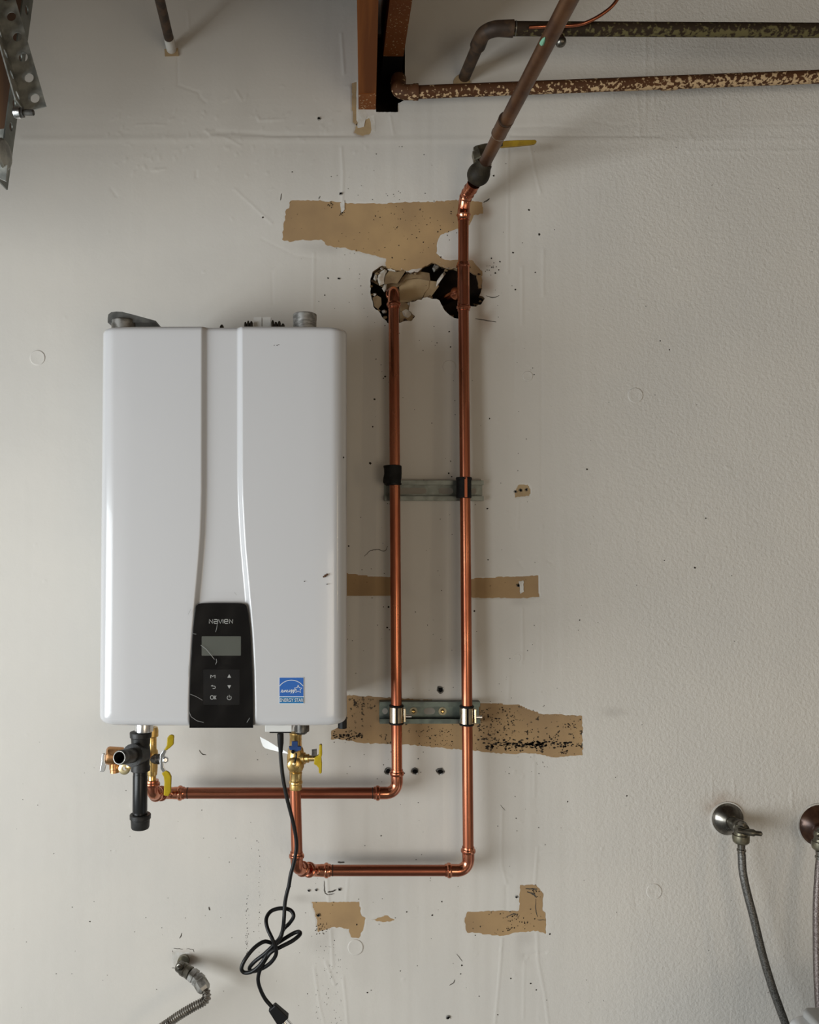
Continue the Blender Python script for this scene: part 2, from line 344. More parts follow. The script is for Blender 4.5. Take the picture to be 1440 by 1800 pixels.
ZA = lambda pts: zp(pts, 480, 320, 3.43)
bp_ = [('bare_paper', ZA([(105, 112), (240, 109), (480, 128), (640, 130), (780, 122), (960, 120), (1130, 106), (1262, 122), (1266, 190), (1210, 200), (1185, 260), (1090, 290), (1010, 318), (990, 360), (985, 430), (1040, 470), (1200, 470), (1265, 540), (1258, 640), (1240, 640), (1228, 560), (1150, 520), (1050, 520), (960, 486), (890, 520), (790, 536), (700, 522), (680, 500), (682, 462), (560, 430), (420, 395), (330, 385), (290, 345), (230, 352), (180, 345), (100, 362), (55, 345), (62, 270), (80, 165), (96, 156)])),
       ('bare_paper', zp([(-90, 270), (38, 275), (160, 290), (285, 295), (285, 402), (38, 400), (-90, 398)], 600, 920, 3.13)),
       ('bare_paper', zp([(690, 312), (740, 300), (920, 292), (1085, 285), (1090, 408), (960, 412), (690, 410)], 600, 920, 3.13)),
       ('bare_paper_moldy', zp([(30, 118), (155, 122), (320, 130), (480, 140), (815, 160), (1015, 168), (1070, 195), (1130, 215), (1335, 225), (1337, 425), (1190, 436), (1100, 415), (960, 418), (840, 410), (780, 400), (640, 390), (560, 380), (440, 370), (240, 365), (110, 345), (62, 345), (66, 300), (100, 285), (90, 240), (20, 230)], 560, 1180, 2.88)),
       ('bare_paper', zp([(25, 140), (180, 142), (285, 140), (300, 220), (320, 230), (310, 290), (285, 342), (240, 335), (230, 290), (150, 280), (60, 310), (50, 230)], 540, 1540, 3.13)),
       ('bare_paper', zp([(355, 240), (440, 215), (485, 245), (430, 252)], 540, 1540, 3.13)),
       ('bare_paper', zp([(880, 196), (1060, 191), (1167, 190), (1172, 50), (1260, 48), (1300, 100), (1295, 190), (1312, 202), (1312, 320), (1270, 300), (1160, 310), (1070, 328), (880, 310), (865, 250)], 540, 1540, 3.13)),
       ('cream_paper', zp([(995, 1000), (1020, 955), (1075, 955), (1092, 990), (1080, 1020), (1000, 1030)], 600, 560, 3.27)),
       ('cream_paper', [(618, 146), (627, 144), (628, 222), (620, 214)]),
       ('cream_paper', [(629, 214), (655, 206), (657, 222), (650, 237), (634, 238), (622, 234)])]
def in_poly(px, py, poly):
    ins = np.zeros(px.shape, bool); n = len(poly)
    for i in range(n):
        x1, y1 = poly[i]; x2, y2 = poly[(i + 1) % n]
        if y1 == y2: continue
        c = ((y1 > py) != (y2 > py)) & (px < (x2 - x1) * (py - y1) / (y2 - y1) + x1); ins ^= c
    return ins
ROOM = dict(x0=-2.6, x1=2.6, y1=-4.7, z1=3.03)
WH = {}
def build_wall():
    st = 0.0026
    xs = np.concatenate([np.linspace(ROOM['x0'], -0.80, 12)[:-1], np.arange(-0.80, 1.08, st), np.linspace(1.09, ROOM['x1'], 10)])
    zs = np.concatenate([np.linspace(0, 0.66, 6)[:-1], np.arange(0.66, 3.02, st), [ROOM['z1']]])
    X, Z = np.meshgrid(xs, zs); nz, nx = X.shape
    PX, PY = to_px(X, Z)
    Hh = np.zeros_like(X); stain = np.zeros_like(X); rusty = np.zeros_like(X)
    def filt(sx, sy):
        r = RNG.standard_normal(X.shape); fx = np.fft.fftfreq(nx)[None, :]; fy = np.fft.fftfreq(nz)[:, None]
        k = np.exp(-2 * (np.pi ** 2) * ((fx * sx) ** 2 + (fy * sy) ** 2)); o = np.fft.ifft2(np.fft.fft2(r) * k).real
        return o / o.std()
    Hh += filt(45, 45) * 0.00055 + filt(16, 10) * 0.00010
    mid = np.exp(-((PX - 800) / 260.0) ** 4)
    Hh += filt(2.2, 60) * 0.00013 * (0.25 + 0.75 * mid)
    Hh += filt(60, 2.2) * 0.00010 * np.exp(-((PY - 215) / 60.0) ** 2)
    Hh += filt(3, 3) * 0.00004
    def stroke(pts, wid, h, soft=None):
        for (a, b_) in zip(pts[:-1], pts[1:]):
            x0, x1 = sorted((a[0], b_[0])); y0, y1 = sorted((a[1], b_[1])); pad = wid * 3
            i = np.where((PX[nz // 2] > x0 - pad - 20) & (PX[nz // 2] < x1 + pad + 20))[0]; j = np.where((PY[:, nx // 2] > y0 - pad - 20) & (PY[:, nx // 2] < y1 + pad + 20))[0]
            if len(i) == 0 or len(j) == 0: continue
            sl = np.s_[j[0]:j[-1] + 1, i[0]:i[-1] + 1]; px, py = PX[sl], PY[sl]
            dx, dy = b_[0] - a[0], b_[1] - a[1]; t = np.clip(((px - a[0]) * dx + (py - a[1]) * dy) / (dx * dx + dy * dy + 1e-9), 0, 1)
            d = np.hypot(px - a[0] - t * dx, py - a[1] - t * dy)
            g = h * np.exp(-(d / wid) ** 2)
            cur = Hh[sl]; tmp = tmpmap[sl]; np.copyto(tmp, np.where(np.abs(g) > np.abs(tmp), g, tmp))
    def commit(): Hh[:] += tmpmap; tmpmap[:] = 0
    tmpmap = np.zeros_like(X)
    MMM = 0.001
    S = stroke
    # taped seam across the top
    S([(40, 246), (380, 244), (640, 247), (760, 246), (900, 246), (1000, 247), (1160, 246)], 6, 0.9 * MMM)
    S([(1160, 248), (1300, 246), (1500, 246)], 5, 0.5 * MMM)
    S([(380, 232), (420, 233), (480, 238), (560, 239), (640, 238)], 4, -0.8 * MMM)
    S([(900, 239), (960, 240), (1160, 240)], 3, -0.6 * MMM); commit()
    S([(900, 225), (960, 222), (1020, 226), (1040, 212), (1090, 222), (1125, 215)], 3, -0.5 * MMM)
    S([(1240, 220), (1330, 219), (1450, 217)], 2.5, -0.45 * MMM); S([(1210, 266), (1300, 266), (1450, 265)], 2.5, 0.6 * MMM); commit()
    for l in ([(362, 230), (372, 240), (395, 241), (412, 250), (424, 257)], [(412, 332), (445, 362), (478, 393)], [(240, 220), (262, 219), (290, 220)],
              [(552, 445), (551, 575)], [(600, 260), (603, 300), (602, 362)], [(1118, 165), (1122, 200), (1125, 240)], [(1135, 40), (1135, 200)], [(1150, 0), (1150, 190)],
              [(1208, 234), (1219, 247)], [(893, 250), (893, 480)], [(918, 470), (918, 570)], [(330, 20), (333, 55)], [(268, 300), (290, 297)], [(345, 300), (345, 312)], [(195, 331), (205, 345)],
              [(415, 160), (425, 176)], [(452, 205), (456, 212), (500, 210)], [(1115, 1570), (1120, 1600)], [(955, 440), (955, 520)], [(912, 880), (910, 930)], [(600, 60), (605, 130)],
              [(686, 205), (690, 225), (692, 236)], [(312, 88), (313, 150), (328, 155), (350, 163), (352, 172), (362, 180)], [(575, 1545), (582, 1640), (585, 1700)], [(612, 1545), (608, 1590)],
              [(627, 1610), (680, 1606)], [(720, 1612), (800, 1608)], [(603, 1718), (608, 1760), (611, 1800)], [(572, 1690), (588, 1730)], [(552, 1700), (562, 1770), (570, 1800)],
              [(890, 1555), (890, 1600)], [(883, 1650), (877, 1730), (870, 1800)], [(944, 1640), (946, 1690), (958, 1750), (964, 1800)], [(922, 1680), (948, 1676), (960, 1674)], [(922, 1690), (920, 1790)],
              [(883, 1425), (882, 1520), (890, 1552)], [(940, 1340), (940, 1400)], [(935, 1290), (937, 1330)], [(945, 1490), (940, 1560)], [(950, 1500), (980, 1495), (1040, 1496), (1110, 1496)],
              [(950, 1515), (1060, 1516), (1200, 1518)], [(1000, 1456), (1025, 1459)], [(1120, 1412), (1170, 1413), (1230, 1412)], [(1252, 1365), (1252, 1400)], [(1290, 1370), (1292, 1400)], [(1392, 1385), (1393, 1420)],
              [(908, 1150), (918, 1148), (917, 1168)], [(918, 1070), (919, 1160)], [(910, 985), (920, 998)], [(962, 985), (970, 990)], [(880, 1100), (920, 1072)], [(1060, 1490), (1055, 1500)], [(895, 1190), (893, 1240)],
              [(1150, 1480), (1170, 1476)], [(1160, 1460), (1190, 1456)], [(930, 250), (940, 300), (950, 340)], [(1275, 820), (1285, 826)], [(1120, 880), (1130, 886)], [(640, 1060), (650, 1065)], [(1185, 470), (1195, 474)]):
        S(l, random.uniform(1.6, 2.4), random.choice((1, 1, 1, -0.8)) * random.uniform(0.5, 0.95) * MMM)
    commit()
    for l in ([(480, 535), (478, 480)], [(520, 440), (480, 470)], [(460, 420), (520, 450), (560, 455)], [(952, 560), (952, 870)], [(905, 560), (904, 700)], [(952, 1010), (952, 1180)]):
        S(l, 2.0, -0.35 * MMM)
    commit()
    # bits of splattered compound
    for _ in range(230):
        r = random.random()
        if r < 0.45: x, y = random.uniform(180, 660), random.gauss(240, 35)
        elif r < 0.75: x, y = random.gauss(930, 50), random.uniform(600, 1800)
        else: x, y = random.uniform(0, 1440), random.uniform(0, 1800)
        a = random.uniform(0, 6.28); l = random.uniform(0.5, 7)
        S([(x, y), (x + math.cos(a) * l, y + math.sin(a) * l)], random.uniform(1.5, 2.5), random.uniform(0.25, 0.7) * MMM)
    commit()
    # stains: soot and dust
    def blob(x, y, rx, ry, a, arr):
        arr += a * np.exp(-(((PX - x) / rx) ** 2 + ((PY - y) / ry) ** 2) ** 1.5)
    nse = np.clip(0.5 + 0.5 * filt(6, 6), 0, 1.4)
    for b_ in ((862, 345, 30, 18, 0.45), (850, 365, 22, 40, 0.25), (800, 380, 70, 40, 0.10), (848, 520, 25, 50, 0.35), (580, 1650, 40, 30, 0.18), (600, 1400, 60, 40, 0.05),
               (540, 1580, 30, 8, 0.25), (925, 1660, 20, 30, 0.25), (1050, 1252, 60, 9, 0.18), (760, 1030, 70, 22, 0.20), (590, 432, 60, 14, 0.22), (900, 1056, 60, 8, 0.2), (650, 520, 26, 40, 0.12), (1410, 1440, 24, 40, 0.2),
               (640, 215, 30, 20, 0.25), (720, 195, 40, 16, 0.15)):
        blob(*b_[:4], b_[4], stain)
    stain *= nse
    for b_ in ((835, 470, 30, 25, 0.8), (855, 530, 16, 55, 0.5), (770, 468, 70, 16, 0.45), (700, 470, 40, 12, 0.3), (1275, 1412, 40, 18, 0.30), (1258, 1430, 20, 30, 0.22), (330, 1685, 22, 14, 0.5), (848, 372, 16, 16, 0.5), (640, 236, 30, 5, 0.4)):
        blob(*b_[:4], b_[4], rusty)
    rusty *= np.clip(0.7 + 0.4 * filt(4, 4), 0, 1.3)
    # flatten outside the studied patch
    edge = ((X < -0.80) | (X > 1.08) | (Z < 0.66)); Hh[edge] = 0
    Hh = np.clip(Hh, -0.003, 0.003)
    # paint film stands proud of the bare paper
    Hh[~edge] += 0.0006
    for _, pl in bp_: Hh[in_poly(PX, PY, pl)] = -0.0004
    # holes
    cxp = 0.25 * (PX[:-1, :-1] + PX[1:, :-1] + PX[:-1, 1:] + PX[1:, 1:]); cyp = 0.25 * (PY[:-1, :-1] + PY[1:, :-1] + PY[:-1, 1:] + PY[1:, 1:])
    rem = np.zeros(cxp.shape, bool)
    for h in HOLES: rem |= in_poly(cxp, cyp, h)
    Y = -Hh
    WH.update(xs=xs.copy(), zs=zs.copy(), h=Hh.copy())
    idx = np.arange(nz * nx).reshape(nz, nx)
    # snap hole border to the outline
    bord = np.zeros((nz, nx), bool); r_ = np.zeros((nz + 1, nx + 1), bool); r_[1:-1, 1:-1] = rem
    cnt = r_[:-1, :-1].astype(int) + r_[1:, :-1] + r_[:-1, 1:] + r_[1:, 1:]; bord = (cnt > 0) & (cnt < 4)
    bj, bi = np.where(bord); depth = D
    for j, i in zip(bj, bi):
        p = (PX[j, i], PY[j, i]); best = None
        for h in HOLES:
            for k in range(len(h)):
                a, c = h[k], h[(k + 1) % len(h)]; dx, dy = c[0] - a[0], c[1] - a[1]; t = max(0, min(1, ((p[0] - a[0]) * dx + (p[1] - a[1]) * dy) / (dx * dx + dy * dy)))
                q = (a[0] + t * dx, a[1] + t * dy); dd = math.hypot(q[0] - p[0], q[1] - p[1])
                if best is None or dd < best[0]: best = (dd, q)
        if best[0] < 3.2:
            w_ = P(*best[1]); X[j, i] = w_.x; Z[j, i] = w_.z
            Y[j, i] += random.uniform(-0.0012, 0.0004)
    co = np.stack([X, Y, Z], -1).reshape(-1, 3)
    q = np.stack([idx[:-1, :-1], idx[:-1, 1:], idx[1:, 1:], idx[1:, :-1]], -1)[~rem].reshape(-1, 4)
    me = bpy.data.meshes.new('wall_back'); me.vertices.add(len(co)); me.vertices.foreach_set('co', co.ravel())
    me.loops.add(q.size); me.loops.foreach_set('vertex_index', q.ravel().astype(np.int32))
    me.polygons.add(len(q)); me.polygons.foreach_set('loop_start', np.arange(0, q.size, 4, dtype=np.int32)); me.polygons.foreach_set('loop_total', np.full(len(q), 4, np.int32))
    me.polygons.foreach_set('use_smooth', np.ones(len(q), bool)); me.update(calc_edges=True)
    for nme, arr in (('stain', stain), ('rusty', rusty)):
        a = me.attributes.new(nme, 'FLOAT', 'POINT'); a.data.foreach_set('value', np.clip(arr, 0, 0.9).astype(np.float32).ravel())
    me.materials.append(M['wall_paint']); me.validate()
    o = bpy.data.objects.new('wall_back', me); COL.objects.link(o); o['kind'] = 'structure'
    o['label'] = 'off-white painted drywall with tan bare patches and a torn hole'
    # broken drywall edge of the holes
    rim = MB(); g = rem
    def quad(a, b_):
        p, r = V(co[a]), V(co[b_]); t = V((0, 0.014, 0))
        rim.add([p, r, r + t, p + t], [(0, 1, 2, 3)])
    js, is_ = np.where(g)
    for j, i in zip(js, is_):
        if not g[j - 1, i]: quad(idx[j, i], idx[j, i + 1])
        if not g[j + 1, i]: quad(idx[j + 1, i], idx[j + 1, i + 1])
        if not g[j, i - 1]: quad(idx[j, i], idx[j + 1, i])
        if not g[j, i + 1]: quad(idx[j, i + 1], idx[j + 1, i + 1])
    rim.build('broken_edge', M['torn_paper'], o, angle=0)
    return o
wall = build_wall()
def woff(px, py, lift=0.0003):
    p = P(px, py); i = min(max(np.searchsorted(WH['xs'], p.x), 1), len(WH['xs']) - 1); j = min(max(np.searchsorted(WH['zs'], p.z), 1), len(WH['zs']) - 1)
    return float(WH['h'][j - 1:j + 1, i - 1:i + 1].max()) + lift
# cavity behind the hole and the pocket: stud bay, studs, far sheathing
def box_between(mb, a, b): return mb.box((V(a) + V(b)) / 2, [abs(x) / 2 for x in (V(b) - V(a))])
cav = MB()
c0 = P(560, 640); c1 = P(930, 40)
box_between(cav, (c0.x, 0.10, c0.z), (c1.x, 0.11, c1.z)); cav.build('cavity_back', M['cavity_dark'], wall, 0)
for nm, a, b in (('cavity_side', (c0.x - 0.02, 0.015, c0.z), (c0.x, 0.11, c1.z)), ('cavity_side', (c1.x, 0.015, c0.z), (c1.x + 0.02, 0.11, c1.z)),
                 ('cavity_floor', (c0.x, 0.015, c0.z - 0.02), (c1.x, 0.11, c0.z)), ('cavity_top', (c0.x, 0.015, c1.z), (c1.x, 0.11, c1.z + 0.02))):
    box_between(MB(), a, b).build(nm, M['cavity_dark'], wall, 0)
def flat(name, poly_px, off, th, mat, parent, wob=0.0):
    pts = [P(x + random.uniform(-wob, wob), y + random.uniform(-wob, wob), off) for x, y in poly_px]
    return MB().prism(pts, (0, th, 0)).build(name, mat, parent, 0)
# things seen inside the torn hole
Z6 = lambda pts: zp(pts, 640, 440, 6.0)
flat('paper_backing', Z6([(370, 370), (395, 310), (450, 270), (560, 262), (640, 285), (690, 320), (680, 400), (640, 450), (600, 530), (480, 545), (380, 550)]), -0.020, 0.004, M['cream_paper'], wall)
flat('paper_backing', Z6([(370, 372), (390, 300), (450, 240), (600, 225), (690, 240), (700, 320), (560, 290), (440, 310)]), -0.011, 0.002, M['torn_paper'], wall)
flat('paper_backing', Z6([(690, 320), (770, 330), (790, 380), (730, 460), (700, 500), (620, 505), (650, 440)]), -0.022, 0.003, M['cream_paper'], wall)
flat('paper_flap', Z6([(215, 360), (225, 270), (265, 215), (330, 230), (440, 215), (385, 300), (350, 350), (290, 345)]), 0.002, 0.002, M['torn_paper'], wall)
flat('paper_flap', Z6([(90, 500), (140, 475), (180, 500), (185, 570), (150, 620), (110, 590)]), 0.001, 0.003, M['torn_paper'], wall)
flat('paper_flap', Z6([(380, 560), (480, 560), (500, 610), (600, 660), (540, 740), (470, 765), (380, 762)]), -0.004, 0.004, M['torn_paper'], wall)
def chunk(poly, off, dep, mat, name='gypsum_chunk', seed=0):
    rr = random.Random(seed); c = (sum(p[0] for p in poly) / len(poly), sum(p[1] for p in poly) / len(poly)); n = len(poly)
    back = [P(x, y, off - dep) for x, y in poly]; mid_ = [P(x + rr.uniform(-.5, .5), y + rr.uniform(-.5, .5), off - dep * .3 + rr.uniform(-.002, .002)) for x, y in poly]
    top = [P(c[0] + (x - c[0]) * .6 + rr.uniform(-1, 1), c[1] + (y - c[1]) * .6 + rr.uniform(-1, 1), off + rr.uniform(-.002, .003)) for x, y in poly]
    mb = MB(); mb.add(back + mid_ + top, [(i + k * n, (i + 1) % n + k * n, (i + 1) % n + (k + 1) * n, i + (k + 1) * n) for k in (0, 1) for i in range(n)] + [tuple(range(2 * n, 3 * n)), tuple(range(n))[::-1]])
    return mb.build(name, mat, wall, 30)
for k, (pl, mt) in enumerate((([(140, 300), (160, 240), (215, 200), (245, 215), (225, 270), (215, 350), (160, 370)], 'gypsum'), ([(100, 300), (120, 240), (140, 230), (140, 300), (120, 330)], 'gypsum'),
                        ([(245, 200), (270, 175), (300, 190), (340, 215), (350, 240), (300, 245)], 'gypsum'), ([(820, 250), (850, 225), (862, 250), (830, 290), (790, 350), (760, 390), (770, 320)], 'gypsum'),
                        ([(720, 190), (750, 145), (790, 150), (800, 180), (770, 215), (735, 230)], 'nut_grey'), ([(400, 640), (440, 620), (500, 640), (510, 690), (460, 720), (410, 700)], 'gypsum'),
                        ([(510, 600), (540, 595), (575, 620), (560, 660), (520, 650)], 'gypsum'), ([(185, 640), (215, 625), (245, 640), (235, 665), (200, 665)], 'gypsum'),
                        ([(190, 400), (215, 360), (240, 360), (245, 420), (215, 440)], 'gypsum'), ([(360, 260), (380, 285), (375, 310), (355, 300)], 'gypsum'))):
    chunk(Z6(pl), random.uniform(-0.006, 0.001), 0.012, M[mt], seed=k)
flat('paper_backing', Z6([(88, 330), (105, 240), (200, 180), (330, 190), (400, 250), (375, 372), (300, 430), (200, 390), (110, 345)]), -0.016, 0.002, M['torn_paper'], wall)
flat('paper_backing', Z6([(245, 560), (380, 540), (480, 560), (560, 700), (480, 770), (330, 775), (270, 720)]), -0.012, 0.002, M['torn_paper'], wall)
# crumbs of broken board and torn paper along the edge of the hole
rr = random.Random(21); cH = (752, 512)
for k in range(46):
    x, y = H1[int(rr.random() * len(H1))]; t = rr.uniform(0.0, 0.09); x, y = x + (cH[0] - x) * t, y + (cH[1] - y) * t
    R0 = rr.uniform(2.0, 5.0); n_ = rr.choice((5, 6, 7)); a0 = rr.uniform(0, 6)
    dark = x > 770
    chunk([(x + math.cos(a0 + i * 6.283 / n_) * R0 * rr.uniform(.5, 1.2), y + math.sin(a0 + i * 6.283 / n_) * R0 * rr.uniform(.4, .9)) for i in range(n_)], rr.uniform(-0.008, 0.002), 0.008,
          M[rr.choice(('rust_dark', 'cavity_dark', 'torn_paper', 'rust_dark') if dark else ('gypsum', 'torn_paper', 'cream_paper', 'torn_paper', 'rust_dark'))], 'torn_crumb', k + 50)
# bare drywall paper where paint and cleats came away
for k, (mt, pl) in enumerate(bp_):
    flat('bare_drywall_patch', rough_edge(pl, 4, 1.3, k), 0.0003, 0.006, M[mt], wall)
flat('compound_patch', rough_edge([(629, 190), (642, 190), (645, 205), (640, 222), (629, 225)], 5, 1.0, 30), 0.0016, 0.006, M['white_compound'], wall)
flat('compound_patch', rough_edge([(648, 204), (659, 202), (660, 232), (654, 232), (652, 214)], 5, 0.8, 31), 0.0015, 0.006, M['white_compound'], wall)
flat('compound_patch', rough_edge([(302, 1673), (336, 1674), (337, 1683), (316, 1686), (310, 1699), (303, 1699)], 4, 0.7, 32), 0.0014, 0.006, M['white_compound'], wall)
flat('compound_patch', rough_edge([(598, 357), (605, 352), (606, 368), (600, 374)], 4, 0.8, 33), 0.0018, 0.006, M['white_compound'], wall)
flat('compound_patch', rough_edge([(912, 1022), (920, 1020), (921, 1040), (915, 1044)], 4, 0.8, 34), 0.0018, 0.006, M['white_compound'], wall)
# raised dots of filler over the fixings
for x, y, r, h in ((66, 629, 13.5, .0012), (1117, 695, 13.5, .0014), (1150, 1567, 13.5, .0011), (625, 1665, 13.5, .0012), (790, 645, 12, .0008), (928, 661, 9, .001), (909, 1156, 7, .0007)):
    c = P(x, y, woff(x, y, 0)); R_ = r * 1.223e-3
    MB().lathe(c + V((0, 0.003, 0)), c + V((0, -1, 0)), [(0, R_), (0.003 + h * .5, R_), (0.003 + h * 1.1, R_ * .95), (0.003 + h, R_ * .86), (0.003 + h * .75, R_ * .4), (0.003 + h * .7, 0.0002)], 28).build('filler_dot', M['wall_paint'], wall, 60)
# holes left by screws and anchors
def screw_hole(x, y, r, seed):
    rr = random.Random(seed); c = P(x, y, woff(x, y, 0.0008)); R_ = r * 1.223e-3
    ring = [c + V((math.cos(a) * R_ * rr.uniform(.7, 1.15), rr.uniform(-.002, 0), math.sin(a) * R_ * rr.uniform(.7, 1.15))) for a in [i * 6.283 / 11 for i in range(11)]]
    inn = [c + (p - c) * 0.62 + V((0, 0.001, 0)) for p in ring]; dp = [p - V((0, 0.0022, 0)) for p in inn]
    n = 11; h = MB().add(ring + inn, [(i, (i + 1) % n, n + (i + 1) % n, n + i) for i in range(n)]).build('screw_hole', M['nut_grey'], wall, 0)
    MB().add(dp, [tuple(range(n))]).build('hole_shadow', M['void_black'], h, 0).location = V((0, 0, 0))
    return h
for k, (x, y, r) in enumerate(((682, 1355, 7), (730, 1355.5, 7.5), (774, 1356, 7.5), (774, 1212, 7), (560, 1625 - 17, 3.5), (911, 1029, 4), (915, 862, 3.2), (906, 864, 3), (925, 861, 3), (599, 341, 3), (561, 209, 3), (543, 1565, 2.6), (556, 1564, 2.6), (597, 1563, 3), (788, 1788, 4), (908, 1576, 2.5), (596, 421 + 69, 2.4))):
    screw_hole(x, y, r, k)
# specks of dirt, too small to pick apart
sp = MB(); rr = random.Random(5)
PATCHES = [(np.array([p[0] for p in pl]), np.array([p[1] for p in pl]), pl) for _, pl in bp_]
def on_patch(x, y):
    for ax_, ay_, pl in PATCHES:
        if ax_.min() < x < ax_.max() and ay_.min() < y < ay_.max() and bool(in_poly(np.array([x]), np.array([y]), pl)[0]): return True
    return False
def speck(x, y, r, off=None, asp=1.0, rot=0.0):
    n = 6; pts = []; off = max(woff(x, y, 0.0004), 0.0007 if on_patch(x, y) else -1)
    for i in range(n):
        a = i * 6.283 / n + rr.uniform(-.3, .3); u, v_ = math.cos(a) * r * asp * rr.uniform(.6, 1.2), math.sin(a) * r * rr.uniform(.6, 1.2)
        pts.append(P(x + u * math.cos(rot) - v_ * math.sin(rot), y + u * math.sin(rot) + v_ * math.cos(rot), off))
    sp.add(pts, [tuple(range(n))])
for x, y, r in ((651, 814, 2.4), (658, 702, 2.2), (677, 662, 2), (674, 665, 1.5), (655, 750, 1.6), (790, 583, 1.8), (792, 610, 1.5), (868, 309, 2), (930, 369, 2), (948, 412, 2.2), (902, 444, 1.8), (941, 479, 1.6), (906, 509, 1.8), (871, 480, 1.6), (865, 470, 1.4), (879, 460, 1.5), (860, 475, 1.2), (834, 1074, 2), (1019, 1090, 1.6), (857, 894, 2), (861, 736, 1.6), (789, 832, 1.8), (794, 838, 1.6), (683, 1067, 2), (681, 1103, 2), (613, 960, 1.8), (858, 984, 1.5), (627, 1625, 1.6), (670, 1469, 1.6), (1102, 1399, 1.6), (998, 1409, 1.6), (967, 1642, 1.8), (898, 1720, 1.8), (933, 1729, 1.6), (943, 1740, 1.5), (812, 1697, 1.8), (810, 1712, 1.3), (646, 1745, 1.6), (760, 1609, 1.6), (715, 1603, 1.4), (777, 1585, 1.5), (1168, 985, 1.2), (1222, 998, 2), (1161, 599, 1.4), (1177, 615, 1.4), (1241, 911, 1.4), (1032, 825, 2), (158, 1620, 1.5), (462, 382, 1.8), (571, 519, 1.6), (577, 489, 2)):
    speck(x, y, r)
for _ in range(170): speck(rr.uniform(570, 960), rr.uniform(560, 1790), rr.uniform(0.5, 1.15))
for _ in range(60): speck(rr.uniform(560, 980), rr.uniform(250, 560), rr.uniform(0.5, 1.1))
for _ in range(60): speck(rr.uniform(20, 560), rr.uniform(1300, 1790), rr.uniform(0.4, 1.0))
for _ in range(50): speck(rr.uniform(960, 1430), rr.uniform(200, 1790), rr.uniform(0.4, 0.9))
for _ in range(70): speck(rr.uniform(555, 600), rr.uniform(1650, 1800), rr.uniform(0.4, 1.0), asp=0.6)
for _ in range(40): speck(434 + rr.gauss(0, 1.2), rr.uniform(1560, 1680), rr.uniform(0.4, 1.2), asp=.6)
for _ in range(40): speck(456 + rr.gauss(0, 1.0), rr.uniform(1480, 1700), rr.uniform(0.4, 1.0), asp=.6)
for _ in range(45): speck(rr.uniform(880, 1000), rr.gauss(845, 60) if False else rr.uniform(1180, 1360), rr.uniform(0.4, 1.0))
# mould on the long patch and flecks on the others
for _ in range(220): speck(rr.gauss(925, 38), rr.gauss(1309, 4.5), rr.uniform(0.6, 2.1), 0.0024, rr.uniform(1, 2.2))
for _ in range(140): speck(rr.uniform(840, 905), rr.uniform(1242, 1305), rr.uniform(0.4, 1.3), 0.0024, 1.4)
for _ in range(70): speck(rr.uniform(735, 800), rr.uniform(1280, 1312), rr.uniform(0.4, 1.1), 0.0024)
for _ in range(60): speck(rr.uniform(585, 640), rr.gauss(1293, 3), rr.uniform(0.5, 1.6), 0.0024, 1.6)
for _ in range(16): speck(613 + rr.gauss(0, 3), 1290 + rr.gauss(0, 6), rr.uniform(0.8, 1.8), 0.0024)
for (x, y, s_, n_) in ((928, 1286, 4, 14), (1003, 1273, 6, 24), (992, 1322, 4, 18), (1020, 1310, 3, 12), (972, 1296, 5, 12), (636, 1240, 10, 18), (700, 1330, 30, 14), (670, 390, 60, 26), (730, 410, 40, 30), (900, 1614, 12, 26), (930, 1620, 6, 14), (898, 1633, 4, 10), (940, 1565, 4, 10), (565, 1630, 8, 24), (580, 360, 4, 16), (600, 375, 3, 14), (760, 400, 30, 14), (862, 470, 9, 14), (1335, 560, 0, 0)):
    for _ in range(n_): speck(x + rr.gauss(0, s_), y + rr.gauss(0, s_ * .8), rr.uniform(0.5, 1.5), 0.0024)
sp.build('dirt_specks', M['dirt'], wall, 0, 'stuff')
cr = MB()
for pts, w_ in (([(640, 978), (652, 968), (665, 966), (676, 969), (682, 960)], 1.3), ([(594, 1516), (606, 1516)], 3.2), ([(570, 1548), (571, 1568), (576, 1573)], 1.8), ([(576, 1568), (584, 1567), (591, 1564)], 3.0), ([(588, 1571), (576, 1573)], 1.2),
                ([(350, 1318), (355, 1325), (362, 1327)], 1.8), ([(320, 1640), (316, 1650)], 1.5), ([(367, 1594), (369, 1600)], 2.4), ([(790, 1732), (797, 1728), (800, 1722)], 1.6), ([(803, 1677), (813, 1690)], 1.0), ([(850, 356), (857, 352), (861, 349)], 2.4),
                ([(924, 1562), (945, 1563)], 2.4), ([(928, 1568), (938, 1572), (943, 1578)], 3.2), ([(942, 1580), (942, 1600), (945, 1612)], 1.2), ([(945, 1617), (960, 1617)], 1.0), ([(890, 1612), (905, 1606), (912, 1612)], 1.6), ([(855, 520), (868, 523), (878, 519)], 1.6), 
                ([(305, 1667.5), (322, 1668.5)], 0.9), ([(328, 1668), (339, 1669), (341, 1674)], 0.9), ([(303.5, 1671), (303, 1688)], 0.7), ([(302, 1701), (310, 1702)], 0.9), ([(880, 1415), (888, 1425)], 0.8), 
                ([(563, 345), (560, 350)], 1.6), ([(495, 340), (493, 352)], 1.4), ([(836, 560), (872, 566)], 1.8)):
    sm = spline([V((x, 0, y)) for x, y in pts], 5); k_ = len(sm)
    jit = [(p.x + rr.uniform(-.35, .35), p.z + rr.uniform(-.35, .35)) for p in sm]
    cr.ribbon([P(x, y, max(woff(x, y, 0.0004), 0.0008 if on_patch(x, y) else -1)) for x, y in jit], [w_ * 1.223e-3 * (0.35 + 0.65 * math.sin(math.pi * (i + .6) / (k_ + .2))) * rr.uniform(.7, 1.15) for i in range(k_)], (0, 0.0002, 0))
cr.build('hairline_cracks', M['hair_grey'], wall, 0, 'stuff')

